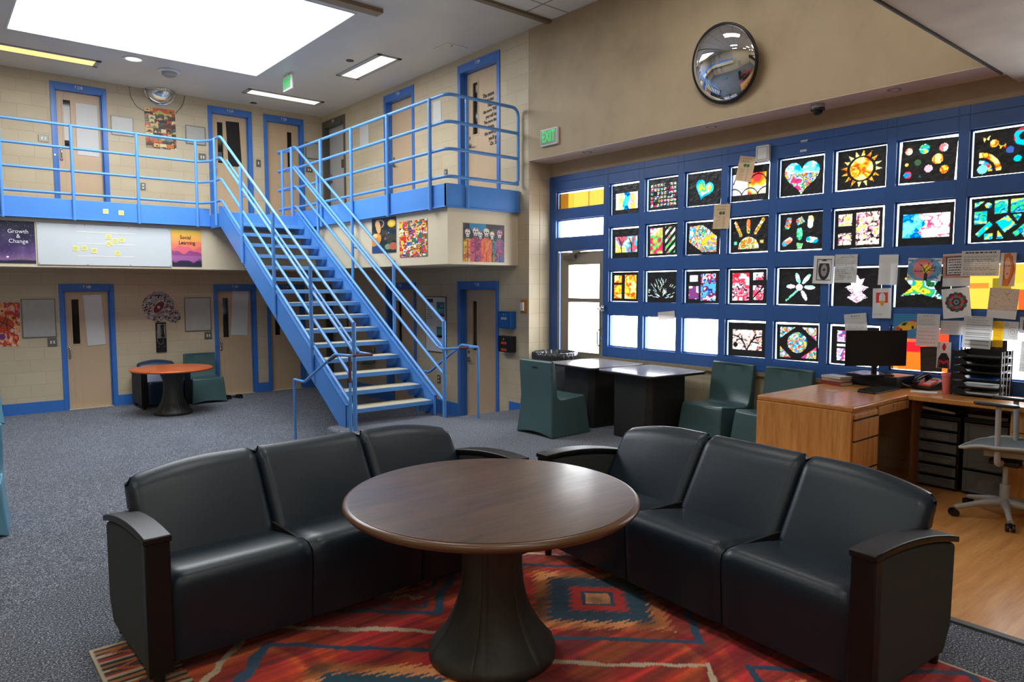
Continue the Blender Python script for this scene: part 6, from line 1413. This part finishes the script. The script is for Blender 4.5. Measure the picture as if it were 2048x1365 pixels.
# keyboard
o = thing('keyboard', 'black keyboard lying on the desk in front of the monitor', 'keyboard', (6.33, 2.635, ZD), -.03)
b = MB(); b.prism([(-.075, 0), (.075, 0), (.075, .022), (-.075, .012)], 'x', -.225, .225); b.build('keyboard_body', M['black'], o, .004)
b = MB()
for i in range(6):
    for j in range(18): x, y = -.205+j*.0235, -.062+i*.0235; b.box(x, x+.019, y, y+.019, .012+(y+.075)*.066, .020+(y+.075)*.066)
b.build('keys', M['blackm'], o)['kind'] = 'stuff'
inside('small pink card lying on the desk near its front corner', 'card', 'card', (6.03, 2.90, ZD), (.05, .09, .002), mat('pale_pink_card', (214, 180, 176), .5), .2)
inside('loose white papers on the counter between the telephone and the cup', 'paper', 'loose_papers', (6.56, 2.36, ZD), (.14, .20, .003), M['paper'], .3)
# telephone
o = thing('desk_telephone', 'red-faced desk telephone with a coiled handset, right of the monitor', 'telephone', (6.78, 2.405, ZD), -PI/2-.30)
b = MB(); b.prism([(-.10, 0), (.10, 0), (.10, .085), (.06, .085), (-.10, .03)], 'x', -.09, .09); b.build('phone_body', M['black'], o, .006, seg=3)
sl_ = Matrix.Rotation(math.atan2(.055, .16), 3, 'X')
b = MB(); b.ob((.035, -.02, .0625), .095, .15, .006, sl_); b.build('phone_face', M['red'], o, .003)  # face plate in plain red plastic
b = MB()
for i in range(4):
    for j in range(3): b.ob((.010+.022*j, -.06+.022*i, .0525+.0076*i), .015, .013, .008, sl_)
b.build('keypad', M['white'], o, .001)
b = MB(); b.ob((.035, .05, .092), .07, .03, .005, sl_); b.build('display', M['lgrey'], o, .001)
b = MB(); b.tube(fillet([(-.062, -.09, .065), (-.062, -.07, .085), (-.062, .06, .125), (-.062, .085, .11)], .03), .016, 12); b.ob((-.062, -.078, .058), .045, .05, .03, sl_); b.ob((-.062, .075, .105), .045, .05, .03, sl_); b.build('handset', M['black'], o, .008, smooth=True)
b = MB(); b.tube([(-.10-.04*i/60+.012*math.cos(i*1.1), -.10+.02*math.sin(i/9)-.0015*i, .018+.012*math.sin(i*1.1)) for i in range(70)], .0035, 6); b.build('coiled_cord', M['black'], o, smooth=True)
# cup
o = thing('plastic_cup', 'tall pink plastic cup on the counter left of the letter trays', 'cup', (6.63, 2.205, ZD))
b = MB(); b.lathe([(.030, 0), (.032, .004), (.043, .145), (.047, .147), (.047, .158), (.046, .172), (.043, .172), (.030, .01), (0, .008)], seg=36); b.build('cup_body', M['pink'], o, smooth=True)
# letter tray stack
R_ = math.radians(0)
p1, p2 = onZ(1903.5, 787, ZD), onZ(1990, 790, ZD)
o = thing('letter_trays', 'stack of six black letter trays on the counter by the windows', 'tray', (6.70, 1.985, ZD))
HH = .36; wv = .17; n = 6
for i in range(n):
    z = .012+i*.062
    b = MB(); b.box(-.12, .19, -wv, wv, z, z+.004); b.box(.186, .19, -wv, wv, z, z+.05)
    b.prism([(wv, z), (wv, z+.05), (wv*.55, z+.05), (wv*.35, z+.012), (-wv*.9, z+.012), (-wv, z+.012), (-wv, z)], 'x', -.124, -.120)
    b.box(-.12, .19, wv-.004, wv, z, z+.045); b.box(-.12, .19, -wv, -wv+.004, z, z+.02)
    t_ = b.build('tray', M['black'], o, .001)
for x in (-.11, .17):
    for y in (-wv-.004, wv+.004): b = MB(); b.box(x-.012, x+.012, y-.004, y+.004, 0, HH+.02); b.build('post', M['black'], o, .001)
for x in (-.05, .04, .12): b = MB(); b.box(x-.006, x+.006, -wv-.008, -wv-.004, 0, HH+.02); b.build('side_slat', M['lgrey'], o)
for k, (i, m_, lab) in enumerate(((0, 'paper', 'papers in the bottom letter tray'), (1, 'paper', 'curved papers in the second letter tray from the bottom'), (2, 'boxblue', 'blue folder in the third letter tray from the bottom'))):
    inside(lab, 'paper', 'paper_stack', (6.72, 1.985, ZD+.0165+i*.062), (.24, .28, .018-.004*k), M[m_])
# office chair, mostly cut by the frame edge
o = thing('office_chair', 'pale grey office chair with a star base, cut by the right edge of the photo', 'chair', (6.045, 1.60, 0), .0)
b = MB(); vs = []; fs = []; nu, nv = 24, 16
def seatp(u, v, t):
    x = .255*math.copysign(abs(math.sin(u*PI/2))**.8, u)*(1-.12*max(0, v)**2); y = .26*v*(1-.18*u*u)
    z = .55+.022*u*u-.05*max(0, v-.35)**1.2-.03*t*(1-(max(abs(u), abs(v)))**4*.6)+.02*max(0, -v)
    return (x, y, z)
for t in (0, 1):
    for i in range(nv+1):
        for j in range(nu+1): vs.append(seatp(j/nu*2-1, i/nv*2-1, t))
S2 = (nu+1)*(nv+1)
for t in (0, 1):
    for i in range(nv):
        for j in range(nu): a_ = t*S2+i*(nu+1)+j; fs.append((a_, a_+1, a_+nu+2, a_+nu+1))
for i in range(nv):
    for j in (0, nu): a_ = i*(nu+1)+j; fs.append((a_, a_+nu+1, a_+nu+1+S2, a_+S2))
for i in (0, nv):
    for j in range(nu): a_ = i*(nu+1)+j; fs.append((a_, a_+1, a_+1+S2, a_+S2))
b.add(vs, fs); b.build('seat', M['seatg'], o, smooth=True, ang=60)
b = MB(); ring = [Vector(seatp(math.copysign(min(1, abs(1.25*math.cos(a))), math.cos(a)), math.copysign(min(1, abs(1.25*math.sin(a))), math.sin(a)), .6)) for a in [2*PI*k/48 for k in range(49)]]
b.tube(ring, .013, 8); b.prism([(-.10, -.16), (.10, -.16), (.16, .10), (-.16, .10)], 'z', .48, .52); b.build('seat_frame', M['lgrey'], o, .004, smooth=True)
for sx_ in (-1, 1):
    b = MB(); b.tube(fillet([(.13*sx_, 0, .44), (.20*sx_, .0, .44), (.215*sx_, .0, .52), (.20*sx_, .01, .86)], .06, 6), .024, 10, r1=.018); a_ = b.build('arm_support', M['lgrey'], o, smooth=True)
    b = MB(); b.prism([(-.045, -.13), (.0, -.15), (.04, -.12), (.042, .10), (.0, .14), (-.04, .11)], 'z', .855, .878); p_ = b.build('arm_pad', M['black'], o, .010, seg=3); p_.location = (.20*sx_, .03, 0)
b = MB(); b.lathe([(.032, .14), (.032, .26), (.018, .26), (.018, .44)], seg=20); b.build('gas_column', M['lgrey'], o, smooth=True)
b = MB(); b.box(-.07, .07, -.10, .10, .40, .45); b.build('tilt_mechanism', M['black'], o, .02)
for k in range(5):
    a = 2*PI*k/5+2.27; c_, s_ = math.cos(a), math.sin(a)
    b = MB(); b.tube(fillet([(0, 0, .125), (.12*c_, .12*s_, .12), (.33*c_, .33*s_, .07)], .1, 4), .034, 10, r1=.018); l_ = b.build('base_leg', M['lgrey'], o, smooth=True)
    b = MB(); cx_, cy_ = .335*c_, .335*s_
    for q in (-.018, .018): b.tube([(cx_-s_*(q-.010), cy_+c_*(q-.010), .030), (cx_-s_*(q+.010), cy_+c_*(q+.010), .030)], .030, 18)
    b.tube([(cx_, cy_, .03), (cx_, cy_, .065)], .010); b.build('caster', M['black'], l_, smooth=True)
b = MB(); b.prism([(-.20, -.27), (.20, -.27), (.20, -.245), (-.20, -.245)], 'z', .60, 1.02); b.tube(fillet([(0, -.10, .44), (0, -.27, .46), (0, -.28, .75)], .08), .025); b.build('backrest', M['lgrey'], o, .01)
inside('tan paper scrap on the wood floor by the drawer tower', 'paper', 'paper_scrap', (6.42, 2.28, .006), (.05, .12, .003), M['leafd'], .2)
# ---------------------------------------------------------------- lettering becomes plain mesh
dg = bpy.context.evaluated_depsgraph_get(); dg.update()
for o in [o for o in bpy.data.objects if o.type == 'FONT']:
    me = bpy.data.meshes.new_from_object(o.evaluated_get(dg)); n = bpy.data.objects.new(o.name+'_', me); C.objects.link(n)
    n.parent = o.parent; n.matrix_parent_inverse = o.matrix_parent_inverse.copy(); n.location = o.location; n.rotation_euler = o.rotation_euler; n.scale = o.scale
    for k_ in ('label', 'category', 'group', 'kind'):
        if k_ in o: n[k_] = o[k_]
    nm = o.name; bpy.data.objects.remove(o); n.name = nm
